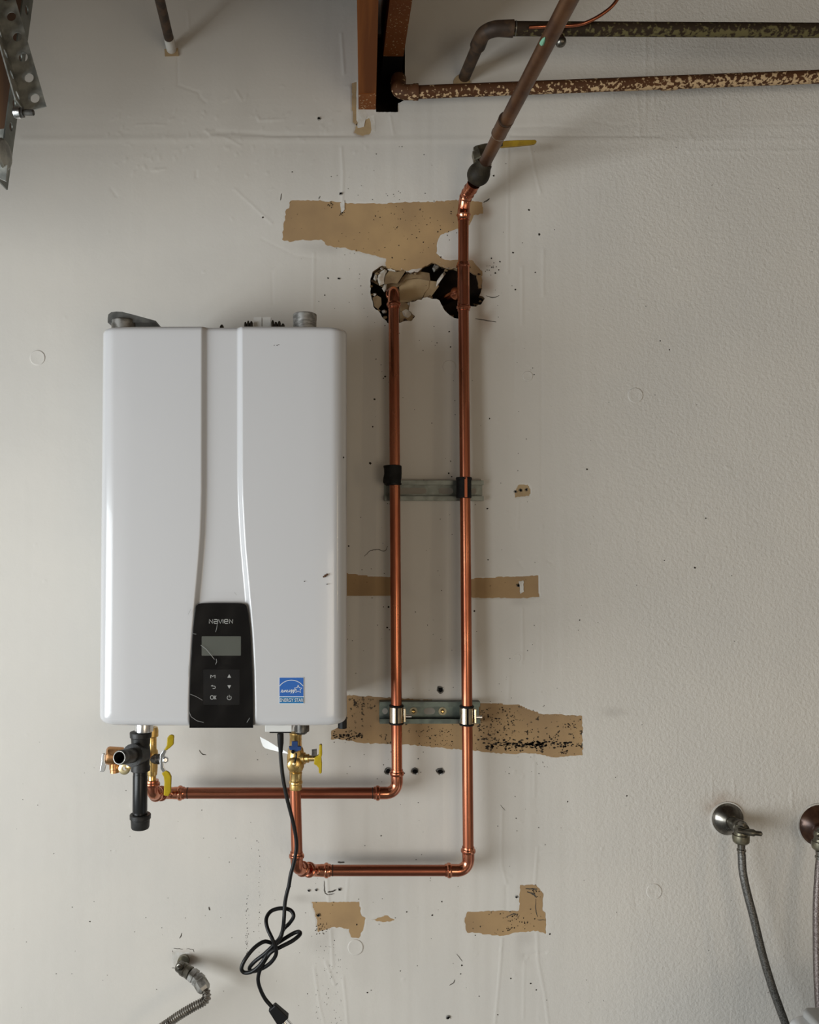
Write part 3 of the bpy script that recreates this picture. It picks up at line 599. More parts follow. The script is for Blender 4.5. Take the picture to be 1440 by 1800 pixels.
# the rest of the garage shell
def struct(name, mb, mat, label=None):
    o = mb.build(name, mat, None, 0); o['kind'] = 'structure'
    if label: o['label'] = label
    return o
x0, x1, y1, z1 = ROOM['x0'], ROOM['x1'], ROOM['y1'], ROOM['z1']
struct('floor', box_between(MB(), (x0 - 1.5, y1, -0.08), (x1, 0.12, 0.0)), M['concrete'], 'bare concrete garage floor')
struct('ceiling', box_between(MB(), (x0, y1, z1), (x1, 0.12, z1 + 0.05)), M['ceiling_paint'], 'unpainted garage ceiling boards')
m_ = MB(); box_between(m_, (x0 - 0.1, -0.90, 0), (x0, 0.12, z1)); box_between(m_, (x0 - 0.1, y1, 0), (x0, -4.4, z1)); box_between(m_, (x0 - 0.1, -4.4, 2.0), (x0, -0.90, z1))
struct('wall_left', m_, M['room_paint'], 'plain garage wall around the open vehicle door')
m_ = MB(); box_between(m_, (x1, y1, 0), (x1 + 0.1, 0.12, z1))
struct('wall_right', m_, M['room_paint'], 'plain garage side wall')
m_ = MB(); box_between(m_, (x0, y1 - 0.1, 0), (0.58, y1, z1)); box_between(m_, (2.32, y1 - 0.1, 0), (x1, y1, z1)); box_between(m_, (0.58, y1 - 0.1, 0), (2.32, y1, 0.18)); box_between(m_, (0.58, y1 - 0.1, 1.72), (2.32, y1, z1))
struct('wall_front', m_, M['room_paint'], 'plain garage wall opposite the heater')

# the vehicle door, rolled up flat under the ceiling beyond the left edge of the view: five hinged panels
door = bpy.data.objects.new('door_1', None); COL.objects.link(door); door.location = (-1.73, -2.35, 2.31); door['kind'] = 'structure'; door['label'] = 'sectional vehicle door rolled up overhead'
for k in range(4):
    xa = -2.52 + 0.40 * k
    box_between(MB(), (xa, -4.35, 2.31), (xa + 0.39, -0.62, 2.35)).build('door_panel', M['room_paint'], door, 0)

# ------------------------------------------------------------------ water heater
HF = 0.335
a_ = P(172, 572, HF); b_ = P(609.5, 1278.5, HF)
HXL, HXR, HZT, HZB = P(170, 925, HF).x, P(610, 925, HF).x, a_.z, b_.z
HXC, HW = (HXL + HXR) / 2, (HXR - HXL) / 2
heater = thing('water_heater', (HXC, -0.02, HZB), 'white tankless water heater with black control panel hung on the wall', 'water heater')
def smooth(t): t = max(0, min(1, t)); return t * t * (3 - 2 * t)
def lerp_tab(tab, y):
    if y <= tab[0][0]: return tab[0][1]
    for (y0, v0), (y1_, v1) in zip(tab[:-1], tab[1:]):
        if y <= y1_: return v0 + (v1 - v0) * smooth((y - y0) / (y1_ - y0)) if False else v0 + (v1 - v0) * (y - y0) / (y1_ - y0)
    return tab[-1][1]
TL = [(560, 358.5), (860, 358), (900, 357), (940, 355.5), (980, 352.5), (1020, 349), (1062, 345), (1120, 340), (1180, 336.5), (1230, 335), (1290, 334.5)]
TR = [(560, 421), (840, 421.5), (880, 422.5), (920, 424.5), (960, 427), (1000, 430.5), (1062, 436), (1120, 441), (1180, 444), (1230, 445), (1290, 445.5)]
def front_off(x, py, xl, xr, rec):
    tl = smooth((x - (xl - 0.0055)) / 0.011); tr = 1 - smooth((x - (xr - 0.006)) / 0.012)
    u = (x - HXC) / HW
    return HF - 0.004 * u * u - rec * min(tl, tr)
def heater_body():
    R_ = 0.030; RT, RB = 0.010, 0.016; back = 0.012
    zs = [HZB + RB * (1 - math.cos(t)) for t in np.linspace(0, math.pi / 2, 8)] + list(np.linspace(HZB + RB, HZT - RT, 90)[1:-1]) + [HZT - RT * (1 - math.cos(t)) for t in np.linspace(math.pi / 2, 0, 7)]
    rows = []
    for z in zs:
        _, py = to_px(0, z, -HF)
        xl, xr = P(lerp_tab(TL, py), py, HF).x, P(lerp_tab(TR, py), py, HF).x
        rec = 0.0085
        sec = []
        for y in np.linspace(back, HF - 0.004 - R_ * 1.0, 6): sec.append((HXL, y))
        for t in np.linspace(0, math.pi / 2, 12)[1:]: sec.append((HXL + R_ * (1 - math.cos(t)), HF - 0.004 - R_ + R_ * math.sin(t)))
        fx = list(np.linspace(HXL + R_, xl - 0.0065, 10)[1:]) + list(np.linspace(xl - 0.0065, xl + 0.0065, 14)[1:]) + list(np.linspace(xl + 0.0065, xr - 0.007, 8)[1:]) + list(np.linspace(xr - 0.007, xr + 0.007, 14)[1:]) + list(np.linspace(xr + 0.007, HXR - R_, 10)[1:-1])
        for x in fx: sec.append((x, front_off(x, py, xl, xr, rec)))
        for t in np.linspace(math.pi / 2, 0, 12): sec.append((HXR - R_ * (1 - math.cos(t)), HF - 0.004 - R_ + R_ * math.sin(t)))
        for y in np.linspace(HF - 0.004 - R_, back, 6)[1:]: sec.append((HXR, y))
        d1, d2 = z - HZB, HZT - z; ins = 0
        if d1 < RB: ins = RB - math.sqrt(max(0, RB * RB - (RB - d1) ** 2))
        if d2 < RT: ins = RT - math.sqrt(max(0, RT * RT - (RT - d2) ** 2))
        k = (HW - ins * 0.9) / HW
        rows.append([V((HXC + (x - HXC) * k, -(y - ins * (1 if y > 0.1 else y / 0.1)), z)) for x, y in sec])
    n = len(rows[0]); vs = [p for r in rows for p in r]
    fs = [(j * n + i, j * n + i + 1, (j + 1) * n + i + 1, (j + 1) * n + i) for j in range(len(rows) - 1) for i in range(n - 1)]
    fs += [((j + 1) * n, (j + 2) * n - 1, (j + 1) * n - 1, j * n) for j in range(len(rows) - 1)]
    fs += [tuple(range(n))[::-1], tuple(range((len(rows) - 1) * n, len(rows) * n))]
    return MB().add(vs, fs).build('front_cover', M['enamel'], heater, 50)
heater_body()
# control panel: follows the flare, rounded top
pan = []
for t in np.linspace(0, 1, 9)[::-1]: pass
lft = [(333, 1279.5), (333, 1250), (333.5, 1220), (334.5, 1180), (337, 1140), (339.5, 1105), (342, 1080), (343.5, 1070)]
rgt = [(435, 1070), (437, 1080), (440, 1105), (442, 1140), (444, 1180), (445, 1220), (445.3, 1250), (445.3, 1279.5)]
tl_ = [(345, 1065), (348.5, 1062), (354, 1060.5), (370, 1060), (408, 1060), (424, 1060.5), (430, 1062), (433.5, 1065)]
outline = lft + tl_ + rgt
def slab(name, pts_px, off0, th, mat, parent, bev=0.0012):
    c = (sum(p[0] for p in pts_px) / len(pts_px), sum(p[1] for p in pts_px) / len(pts_px)); n = len(pts_px)
    A = [P(x, y, off0) for x, y in pts_px]; B = [P(x, y, off0 + th - bev) for x, y in pts_px]
    C = []
    for i in range(n):
        x, y = pts_px[i]; dx, dy = x - c[0], y - c[1]; l = math.hypot(dx, dy); C.append(P(x - dx / l * bev * 1000, y - dy / l * bev * 1000, off0 + th))
    tri = tessellate_polygon([C])
    fs = [(i, (i + 1) % n, (i + 1) % n + n, i + n) for i in range(n)] + [(i + n, (i + 1) % n + n, (i + 1) % n + 2 * n, i + 2 * n) for i in range(n)] + [tuple(k + 2 * n for k in t) for t in tri]
    return MB().add(A + B + C, fs).build(name, mat, parent, 30)
panel = slab('control_panel', outline, 0.320, 0.0165, M['panel_gloss'], heater); panel['label'] = 'glossy black control panel'
PO = 0.3368
def rrect(x0_, y0_, x1_, y1_, r=2.0, k=4):
    out = []
    for cx_, cy_, a0 in ((x1_ - r, y0_ + r, -90), (x1_ - r, y1_ - r, 0), (x0_ + r, y1_ - r, 90), (x0_ + r, y0_ + r, 180)):
        for i in range(k + 1):
            a = math.radians(a0 + 90 * i / k); out.append((cx_ + r * math.cos(a), cy_ + r * math.sin(a)))
    return out
flat('screen', rrect(354.6, 1118.5, 423.5, 1152.5, 1.0), PO, 0.0008, M['lcd'], panel)['label'] = 'grey liquid crystal screen'
key = flat('keypad', rrect(357.5, 1177, 421, 1239, 1.5), PO, 0.0008, M['keypad'], panel)
def strokes(name, lines, wid_px, mat, parent, off):
    mb = MB()
    for l in lines: mb.ribbon([P(x, y, off) for x, y in l], wid_px * 0.001, (0, 0.0005, 0))
    return mb.build(name, mat, parent, 0)
def arc(cx_, cy_, r, a0, a1, k=12, ry=None): return [(cx_ + r * math.cos(math.radians(a0 + (a1 - a0) * i / k)), cy_ + (ry or r) * math.sin(math.radians(a0 + (a1 - a0) * i / k))) for i in range(k + 1)]
# maker's lettering
LT, LB = 1088.8, 1095.8
def Ltr(x, wdt): return x, x + wdt
logo = []
x_ = 368.0
logo += [[(368, LB), (368, LT), (375, LB), (375, LT)]]
logo += [[(378, LT + .2), (384, LT + .2), (385, LT + 1.2), (385, LB), (378.8, LB), (377.8, LB - 1), (377.8, 1092.4), (385, 1092.4)]]
logo += [[(387, LT), (390.5, LB), (394, LT)]]
logo += [[(396.2, LT), (396.2, LB)]]
logo += [[(406, LB), (400.5, LB), (399, LB - 1.2), (399, LT + 1), (400, LT), (405, LT), (406, LT + 1), (406, 1092.4), (399, 1092.4)]]
logo += [[(408.8, LB), (408.8, LT), (410, LT), (408.8, LT)], [(403.0 + 5.8, LT), (410.2, LB)][:0] or [(408.8, LT), (408.8, LB)]]
logo[-2:] = []
logo += [[(409, LB), (409, LT), (410.4, LB), (410.4, LT)]][:0]
lo2 = MB()
def ribs(mb, lines, wpx, off):
    for l in lines: mb.ribbon([P(x, y, off) for x, y in l], wpx * 0.001, (0, 0.0005, 0))
SH = 0.86
def shl(l): return [(368 + (x - 368) * SH, y) for x, y in l]
nlet = [[(409 + 0, LB), (409, LT), (416, LB), (416, LT)]]
ribs(lo2, [shl(l) for l in logo + nlet], 1.15, PO + 0.0006)
lo2.build('maker_lettering', M['print_grey'], panel, 0)
# key symbols
def icon(lines, wpx=1.0, name='key_symbol', mat='print_grey'): return strokes(name, lines, wpx, M[mat], key, PO + 0.0007)
icon([[(370.5, 1192), (370.5, 1186.5)], [(371.5, 1187), (374, 1189.5), (376.5, 1187)], [(378, 1186.5), (378, 1192)]], 1.1)
icon([[(371, 1206), (374, 1204.5)], [(372.5, 1206), (377, 1206), (379, 1208), (378, 1210), (374, 1210.5)]], 1.1)
icon([arc(372.7, 1226, 2.8, 0, 360, 14, 3.3), [(377.2, 1222.8), (377.2, 1229.2)], [(380, 1222.8), (378, 1226), (380, 1229.2)]], 1.1)
for tri in ([(403, 1185), (399.8, 1191.3), (406.2, 1191.3)], [(403, 1210.7), (399.8, 1204.6), (406.2, 1204.6)]):
    flat('key_symbol', tri, PO + 0.0007, 0.0005, M['print_grey'], key)
icon([arc(403, 1226.5, 3.6, -55, 235, 16), [(403, 1221.8), (403, 1226)]], 1.0)
# clear protective film, still on
fm = MB(); fx = np.linspace(329, 448, 25); fy = np.linspace(1040, 1277, 40); vs = []
for y in fy:
    for x in fx: vs.append(P(x, y, 0.3392 + 0.0009 * math.sin(x * .13 + y * .05) * math.sin(y * .041 + 1)))
fm.add(vs, [(j * 25 + i, j * 25 + i + 1, (j + 1) * 25 + i + 1, (j + 1) * 25 + i) for j in range(39) for i in range(24)])
film = fm.build('protective_film', M['clear_film'], heater, 80); film['label'] = 'clear protective film'
for l, wd in (([(353, 1134), (362, 1141), (368, 1148), (377, 1159)], .8), ([(380, 1158), (381, 1163), (379, 1168)], .8), ([(382, 1097), (381, 1104), (379, 1111)], .7), ([(336, 1113), (345, 1115)], .6), ([(334, 1220), (346, 1225), (356, 1231)], .6), ([(332, 1250), (336, 1260), (346, 1267), (358, 1270)], .7),
              ([(434, 1270), (439, 1262)], .8), ([(412, 1041), (416, 1046)], 1.0), ([(331, 1080), (336, 1070)], .9), ([(331.5, 1170), (331, 1190)], .8)):
    strokes('film_crease', [l], wd * .75, M['print_grey'], film, 0.3405)
# efficiency sticker
st_ = flat('efficiency_sticker', rrect(490.5, 1190.5, 534.2, 1237, 0.8), 0.3342, 0.003, M['print_white'], heater); st_['label'] = 'blue and white efficiency sticker'
SO = 0.3345
flat('blue_field', rrect(491.3, 1191.2, 533.5, 1224.2, 0.4), SO, 0.0004, M['sticker_blue'], st_); flat('teal_band', rrect(491.3, 1225.4, 533.5, 1236.3, 0.4), SO, 0.0004, M['sticker_teal'], st_)
strokes('arc_line', [arc(512.3, 1221, 25.5, -144, -36, 20)], 1.0, M['print_white'], st_, SO + 0.0003)
star = [(524.3 + (7.5 if i % 2 == 0 else 3.2) * math.sin(i * math.pi / 5), 1211.5 - (7.5 if i % 2 == 0 else 3.2) * math.cos(i * math.pi / 5)) for i in range(11)]
strokes('star_outline', [star], 1.0, M['print_white'], st_, SO + 0.0003)
scr = spline([V((x, 0, y)) for x, y in ((493.5, 1217), (497, 1214.5), (496, 1212.5), (494.5, 1215.5), (497.5, 1217), (500, 1213.5), (500, 1216.8), (502.5, 1213), (503.5, 1216.6), (505.5, 1214), (505, 1212.5), (504.4, 1215.5), (507, 1216.5), (509, 1212.5), (508.7, 1216.5), (512.5, 1211.5), (510.5, 1215.5), (514, 1212), (511, 1219.5), (515, 1213.5), (514.5, 1215.5), (518, 1211), (515, 1219), (520, 1212))], 4)
strokes('script_lettering', [[(p.x, p.z) for p in scr]], 0.8, M['print_white'], st_, SO + 0.0003)
text_obj('ENERGY STAR', 0.0088, 'band_lettering', M['print_white'], st_, P(512.4, 1231, SO + 0.0004), 0.74)
for x, y, r in ((572, 1012, 2.2), (575, 1010, 1.8), (569, 1014, 1.5)):
    c = P(x, y, HF - 0.001); MB().lathe(c + V((0, .002, 0)), c + V((0, -1, 0)), [(0, r * .001), (0.0026, r * .001), (0.003, r * .0004)], 8).build('rust_spot', M['rust_dirt'], heater, 0)
for x, y, r in ((575, 1027, .9), (535, 1022, .8), (604, 804, 1.5), (482, 607, .7), (487, 607, .9), (490, 606, .6)):
    c = P(x, y, HF - 0.001); MB().lathe(c + V((0, .002, 0)), c + V((0, -1, 0)), [(0, r * .001), (0.0026, r * .001), (0.003, r * .0004)], 8).build('rust_spot', M['dirt'], heater, 0)
# fittings on top
def topz(px, py, off): return P(px, py, off)
zt = HZT
def px_x(px, off): return P(px, 560, off).x
o_ = 0.23
fl = [(P(x, y, o_).x, P(x, y, o_).z) for x, y in ((197, 566), (198, 560), (203, 556), (212, 555), (222, 555.5), (240, 560), (262, 566), (280, 571), (280, 574), (240, 574), (197, 574))]
MB().prism([V((x, -o_ - 0.03, z)) for x, z in fl], (0, 0.07, 0)).build('vent_flange', M['flange_grey'], heater, 20)
MB().lathe(V((P(222, 570, o_).x, -o_ - 0.02, zt - .005)), V((P(222, 570, o_).x, -o_ - 0.02, 9)), [(0, .022), (.034, .022), (.036, .02), (.0362, .001)], 20).build('vent_stub', M['nut_grey'], heater, 30)
o_ = 0.20; c = P(536, 556, o_); r_ = (P(557.5, 556, o_) - P(515.5, 556, o_)).length / 2
ztop = P(536, 552, o_).z
MB().lathe(V((c.x, -o_, zt - .01)), V((c.x, -o_, 9)), [(0, r_ * .96), (ztop - zt - .004, r_ * .98), (ztop - zt - .002, r_), (ztop - zt + .008, r_), (ztop - zt + .0095, r_ * .93), (ztop - zt, r_ * .9), (ztop - zt - .04, r_ * .88)], 28, cap=False).build('air_intake_collar', M['collar_grey'], heater, 30)
for a, b in ((446, 460), (462, 476)):
    A, B = P(a, 557.5, .20), P(b, 557.5, .20)
    box_between(MB(), (A.x, -.20, zt - .01), (B.x, -.185, A.z)).build('junction_post', M['pale_plastic'], heater, 0)
rr = random.Random(2)
for a, b, top in ((429, 434, 566), (434, 439, 564), (439, 445, 565), (477, 482, 563), (482, 488, 566), (488, 494, 564.5), (494, 501, 569), (386, 394, 571.0)):
    A, B = P(a, top, .21), P(b, top, .21)
    MB().lathe(V(((A.x + B.x) / 2, -.21, zt - .01)), V(((A.x + B.x) / 2, -.21, 9)), [(0, (B.x - A.x) / 2), (A.z - zt + .006, (B.x - A.x) / 2), (A.z - zt + .01, (B.x - A.x) / 4)], 8).build('terminal_screw', M['valve_dark'], heater, 30)
# underside
A, B = P(466, 1278, .25), P(513, 1286.5, .25)
box_between(MB(), (A.x, -.25, B.z), (B.x, -.19, HZB + .01)).build('junction_cover', M['pale_plastic'], heater, 0)
A, B = P(474, 1286.5, .24), P(512, 1288.5, .24)
box_between(MB(), (A.x, -.24, B.z), (B.x, -.20, A.z)).build('cord_plate', M['black_plastic'], heater, 0)
for x, ww, off in ((253, 16, .235), (531, 12.5, .15)):
    c = P(x, 1284, off); R_ = ww / F * (D - off)
    MB().lathe(V((c.x, -off, P(x, 1285.5, off).z)), V((c.x, -off, 9)), [(0, R_), (.004, R_ * 1.02), (.02, R_ * 1.02), (.03, R_ * .9), (.07, R_ * .9)], 12).build('threaded_outlet', M['bright_steel'] if x < 300 else M['steel_nipple'], heater, 30)
c = P(602, 1276, .18); MB().lathe(c + V((0, 0, -.004)), c + V((0, 0, .05)), [(0, .009), (.012, .009), (.05, .008)], 10).build('drain_stub', M['black_plastic'], heater, 30)

# ------------------------------------------------------------------ copper lines
RP = 0.01115
def elbow_mesh(mb, a, b, c, r=RP, fr=0.022, sock=0.026):
    ar = corner_arc(a, b, c, fr, 10); u = (V(a) - V(b)).normalized(); v = (V(c) - V(b)).normalized()
    pre = [(.0, 1.0), (.0, 1.13), (.004, 1.16), (.0055, 1.34), (.009, 1.38), (.0115, 1.30), (.013, 1.13), (sock, 1.12)]
    pts = [ar[0] + u * (sock - t) for t, k in pre]; rs = [r * k for t, k in pre]
    pts += ar[1:-1]; rs += [r * 1.08] * len(ar[1:-1])
    pts += [ar[-1] + v * (sock - t) for t, k in pre[::-1]]; rs += [r * k for t, k in pre[::-1]]
    # keep tangents steady on the sockets
    return mb.tube(pts, rs, 24)
def sleeve(p0, p1, r=RP, n=24):
    l = (V(p1) - V(p0)).length
    pr = [(0, r), (0, r * 1.12), (.004, r * 1.14), (.0055, r * 1.3), (.0085, r * 1.3), (.0105, r * 1.14), (l - .0105, r * 1.14), (l - .0085, r * 1.3), (l - .0055, r * 1.3), (l - .004, r * 1.14), (l, r * 1.12), (l, r)]
    return MB().lathe(p0, p1, pr, n)
def ring_mark(p, ax, r, parent, name='insertion_mark', mat='dirt'):
    ax = V(ax).normalized(); return MB().lathe(V(p) - ax * .0009, V(p) + ax, [(0, r), (0, r * 1.03), (.0018, r * 1.03), (.0018, r)], 24).build(name, M[mat], parent, 30)
# hot outlet line: heater (left) -> along -> up into the torn hole
OT, OB = 0.042, 0.060
h0 = P(692, 512, OT); h1 = P(698, 1394, OB); h2 = P(292, 1394, OB); h3 = P(268, 1396, 0.135); h4 = P(267, 1376, 0.135)
hot = thing('hot_water_pipe', P(480, 1394, OB), 'copper pipe from the left heater valve bending up to the torn hole', 'copper pipe')
MB().tube([h1 + V((0, 0, .03)), h0 + (h1 - h0) * .03], RP, 24).build('vertical_pipe', M['copper'], hot)
MB().tube([h2 + V((.03, 0, 0)), h1 - V((.03, 0, 0))], RP, 24).build('horizontal_pipe', M['copper_h'], hot)
elbow_mesh(MB(), h0, h1, h2).build('elbow', M['copper_fitting'], hot)
elbow_mesh(MB(), h1, h2, h3 + (h3 - h2) * .2, fr=0.020, sock=0.020).build('elbow', M['copper_fitting'], hot)
elbow_mesh(MB(), h2, h3, h4 + V((0, 0, .03)), fr=0.018, sock=0.014).build('elbow', M['copper_fitting'], hot)
hb = h0 + V((0, .09, 0.0))
elbow_mesh(MB(), h1, h0 + V((0, 0, .004)), hb, fr=0.018, sock=0.022).build('elbow', M['copper_fitting'], hot)
MB().tube([h0 + V((0, .03, .004)), h0 + V((0, .135, .004))], RP, 20).build('stub_pipe', M['copper'], hot)
ring_mark(P(697.7, 1356, OB), (0, 0, 1), RP, hot); ring_mark(P(655, 1394, OB), (1, 0, 0), RP, hot); ring_mark(P(330, 1394, OB), (1, 0, 0), RP, hot)
# cold supply line: old overhead line -> down beside the hot riser -> along the bottom -> up to the right heater valve
k0 = P(815, 378, OT); k1 = P(823.5, 1530, OB); k2 = P(553, 1530, OB); k3 = P(522, 1526, 0.125); k4 = P(519, 1386.5, 0.125)
cold = thing('cold_water_pipe', P(690, 1530, OB), 'longer copper pipe dropping right of the torn hole and looping below the heater', 'copper pipe')
tee0, tee1 = P(814.5, 462, OT), P(815, 546, OT)
dwn = (k1 - k0).normalized()
MB().tube([k0 + dwn * .0, tee0 + dwn * .004], RP, 24).build('vertical_pipe', M['copper'], cold)
MB().tube([tee1 - dwn * .004, k1 - dwn * .03], RP, 24).build('vertical_pipe', M['copper'], cold)
MB().tube([k2 + V((.03, 0, 0)), k1 - V((.03, 0, 0))], RP, 24).build('horizontal_pipe', M['copper_h'], cold)
MB().tube([k3 + V((0, 0, .03)), k4], RP, 24).build('vertical_pipe', M['copper'], cold)
elbow_mesh(MB(), k0, k1, k2).build('elbow', M['copper_fitting'], cold)
elbow_mesh(MB(), k1, k2, k3 + (k3 - k2) * .2, fr=0.020, sock=0.020).build('elbow', M['copper_fitting'], cold)
elbow_mesh(MB(), k2, k3, k4, fr=0.018, sock=0.020).build('elbow', M['copper_fitting'], cold)
t_ = sleeve(tee0, tee1, RP * 1.04).build('tee', M['copper_fitting'], cold)
tc_ = (tee0 + tee1) / 2 + V((0, 0, -.008))
MB().lathe(tc_, tc_ + V((-.45, 1, 0)), [(0, RP * 1.12), (.02, RP * 1.14), (.024, RP * 1.35), (.028, RP * 1.35), (.03, RP * 1.1), (.03, RP), (.11, RP)], 20).build('branch_stub', M['copper_fitting'], cold)
for x, y in ((823, 1492), ): ring_mark(P(x, y, OB), (0, 0, 1), RP, cold)
ring_mark(P(520.5, 1500, .125), (0, 0, 1), RP, cold); ring_mark(P(585, 1530, OB), (1, 0, 0), RP, cold); ring_mark(P(788, 1530, OB), (1, 0, 0), RP, cold)
# offset fitting and union up to the old valve
VJ = P(832, 327, 0.075); VB0 = P(836, 318, 0.082)
zc_pipe = P(853, 285, 0.115).z; oo = off_for_z(1000, 0, zc_pipe)
OP0 = P(853, 285, 0.115); OP1 = P(1001, 0, oo); pdir = (OP1 - OP0).normalized()
b_ = P(815.5, 362, OT + .002)
mbx = MB(); path = [k0 + V((0, 0, -.012)), k0 + V((0, 0, -.004)), k0, k0 + V((0, 0, .004)), k0 + V((0, 0, .012)), b_ + V((0, 0, -.006))] + [P(817, 352, OT + .006), P(820, 344, OT + .012), P(824, 337, OT + .02), P(829, 330, OT + .03), P(833, 323, OT + .04)]
mbx.tube(path, [RP * k for k in (1.12, 1.15, 1.38, 1.15, 1.12, 1.1, 1.12, 1.18, 1.2, 1.22, 1.25)], 24).build('offset_fitting', M['copper_fitting'], cold)
for q, rr_ in ((P(818.5, 348, OT + .009), 1.26), (P(822.5, 340, OT + .016), 1.30), (P(827.5, 332, OT + .026), 1.33)):
    ax = (P(833, 323, OT + .04) - P(819, 347, OT + .01)).normalized()
    MB().lathe(q - ax * .002, q + ax, [(0, RP), (0, RP * rr_ * .97), (.002, RP * rr_), (.004, RP * rr_ * .97), (.004, RP)], 24).build('fitting_ridge', M['copper_fitting'], cold, 60)

# ------------------------------------------------------------------ overhead: old line, valve, rusty pipes, joists
oldp = thing('overhead_water_pipe', OP0, 'old brown copper pipe coming overhead down to the yellow-handled valve', 'copper pipe')
RO = 0.0128
MB().tube([OP0 - pdir * .012, OP1, OP1 + pdir * 0.9], RO, 24).build('pipe', M['old_copper'], oldp)
cpl = off_for_z(884, 222, zc_pipe); cp_ = P(884, 222, cpl)
MB().lathe(cp_ - pdir * .028, cp_ + pdir, [(0, RO), (0, RO * 1.12), (.05, RO * 1.12), (.05, RO)], 24).build('coupling', M['old_copper'], oldp)
ring_mark(cp_ + pdir * .026, pdir, RO * 1.13, oldp, 'solder_ring', 'rust_dark'); ring_mark(cp_ - pdir * .028, pdir, RO * 1.13, oldp, 'solder_ring', 'solder')
ring_mark(OP0 - pdir * .006, pdir, RO * 1.12, oldp, 'solder_ring', 'solder')
gp = off_for_z(962, 70, zc_pipe); g_ = P(960, 71, gp + .011)
chunkv = MB().lathe(g_ - pdir * .012 + V((-.004, 0, 0)), g_ + pdir, [(0, .0005), (.004, .004), (.014, .003), (.02, .0005)], 8).build('verdigris_mark', M['verdigris'], oldp)
vdir = (VB0 - OP0).normalized()
valve = thing('shutoff_valve', VB0, 'dark old shut-off valve with flat yellow lever above the torn hole', 'valve')
v0 = OP0 - pdir * .004; v1 = P(833, 322, OT + .042); vax = (v1 - v0).normalized(); vl = (v1 - v0).length
MB().lathe(v0, v1, [(0, RO * 1.02), (0, .0165), (.006, .0175), (.010, .019), (vl * .32, .0215), (vl * .42, .0229), (vl * .52, .0236), (vl * .62, .0236), (vl * .72, .0228), (vl * .80, .0212), (vl * .88, .0188), (vl * .95, .0162), (vl, .0145), (vl, RP)], 32).build('valve_body', M['valve_body_black'], valve, 60)
bn0 = P(846, 292, .095); bn1 = P(838, 258, .085); bax = (bn1 - bn0).normalized()
MB().lathe(bn0, bn1, [(0, .012), (.012, .012), (.014, .0145), (.032, .0145), (.034, .009), (.044, .009)], 6).build('bonnet_nut', M['valve_olive'], valve, 20)
MB().lathe(bn0 + bax * .04, bn1 + bax, [(0, .006), (.006, .006)], 10).build('stem', M['valve_dark'], valve, 30)
hp = [P(842, 262, .075), P(862, 258, .075), P(880, 255.5, .075), P(940, 252, .072)]
lv = zp([(690, 200), (760, 186), (900, 178), (1110, 174), (1132, 185), (1135, 205), (1110, 228), (900, 252), (690, 268)], 780, 220, 6.925)
MB().prism([P(x, y, .072) for x, y in lv], (0, .006, 0)).build('lever_grip', M['old_yellow'], valve, 30)
MB().prism([P(x, y, .073) for x, y in ((836, 256), (852, 252), (884, 249), (884, 257), (852, 264), (837, 268))], (0, .003, 0)).build('lever_plate', M['valve_olive'], valve, 30)

def rust_run(name, label, mat, parts): pass
r1 = thing('rusty_gas_pipe', P(760, 163, .06), 'rust-brown steel pipe flecked with cream paint, lower of the overhead two', 'steel pipe')
RS = 0.0133
e0, e1, e2 = P(703, 108, -.01), P(699, 163, .055), P(1720, 124, .085)
MB().tube([P(735, 162, .056), e2], RS, 24).build('pipe', M['rust_cream'], r1)
ar = corner_arc(e0, e1, e2, .020, 8); u_ = (e0 - e1).normalized(); v_ = (e2 - e1).normalized()
MB().tube([ar[0] + u_ * .03, ar[0] + u_ * .012, ar[0] + u_ * .010] + ar + [ar[-1] + v_ * .010, ar[-1] + v_ * .012, ar[-1] + v_ * .022], [.0165, .0165, .0155] + [.0155] * len(ar) + [.0155, .0168, .0168], 24).build('elbow', M['rust_cream'], r1)
MB().tube([e0 + V((0, .05, 0)), ar[0] + u_ * .02], RS, 20).build('riser', M['rust_cream'], r1)
cq = P(1180, 146, .068); MB().lathe(cq - v_ * .02, cq + v_, [(0, RS), (.004, RS * 1.07), (.03, RS * 1.07), (.034, RS)], 20).build('coupling', M['rust_cream'], r1)
r2 = thing('mossy_steel_pipe', P(860, 52, .17), 'dark steel pipe with olive mottling turning out of the wall, upper of the overhead two', 'steel pipe')
f0, f1, f2 = P(812, 146, -.02), P(853, 50, .185), P(1720, 55, .19)
ar = corner_arc(f0, f1, f2, .032, 10); u_ = (f0 - f1).normalized(); v_ = (f2 - f1).normalized()
MB().tube([f0, ar[0] + u_ * .012], RS * .96, 24).build('wall_stub', M['rust_dark'], r2)
MB().tube([ar[0] + u_ * .03, ar[0] + u_ * .012] + ar + [ar[-1] + v_ * .012, ar[-1] + v_ * .026], [.0162, .0155] + [.015] * len(ar) + [.0155, .0162], 24).build('elbow', M['rust_dark'], r2)
MB().tube([ar[-1] + v_ * .01, f2], RS, 24).build('pipe', M['rust_olive'], r2)
ring_mark(ar[-1] + v_ * .03, v_, RS * 1.03, r2, 'pipe_dope', 'nut_grey')
fe = P(812, 145, 0.003); MB().lathe(fe + V((0, .002, 0)), fe + V((0, -1, 0)), [(0, .019), (.004, .018), (.006, .0145)], 18).build('wall_collar', M['cream_paper'], r2, 30)
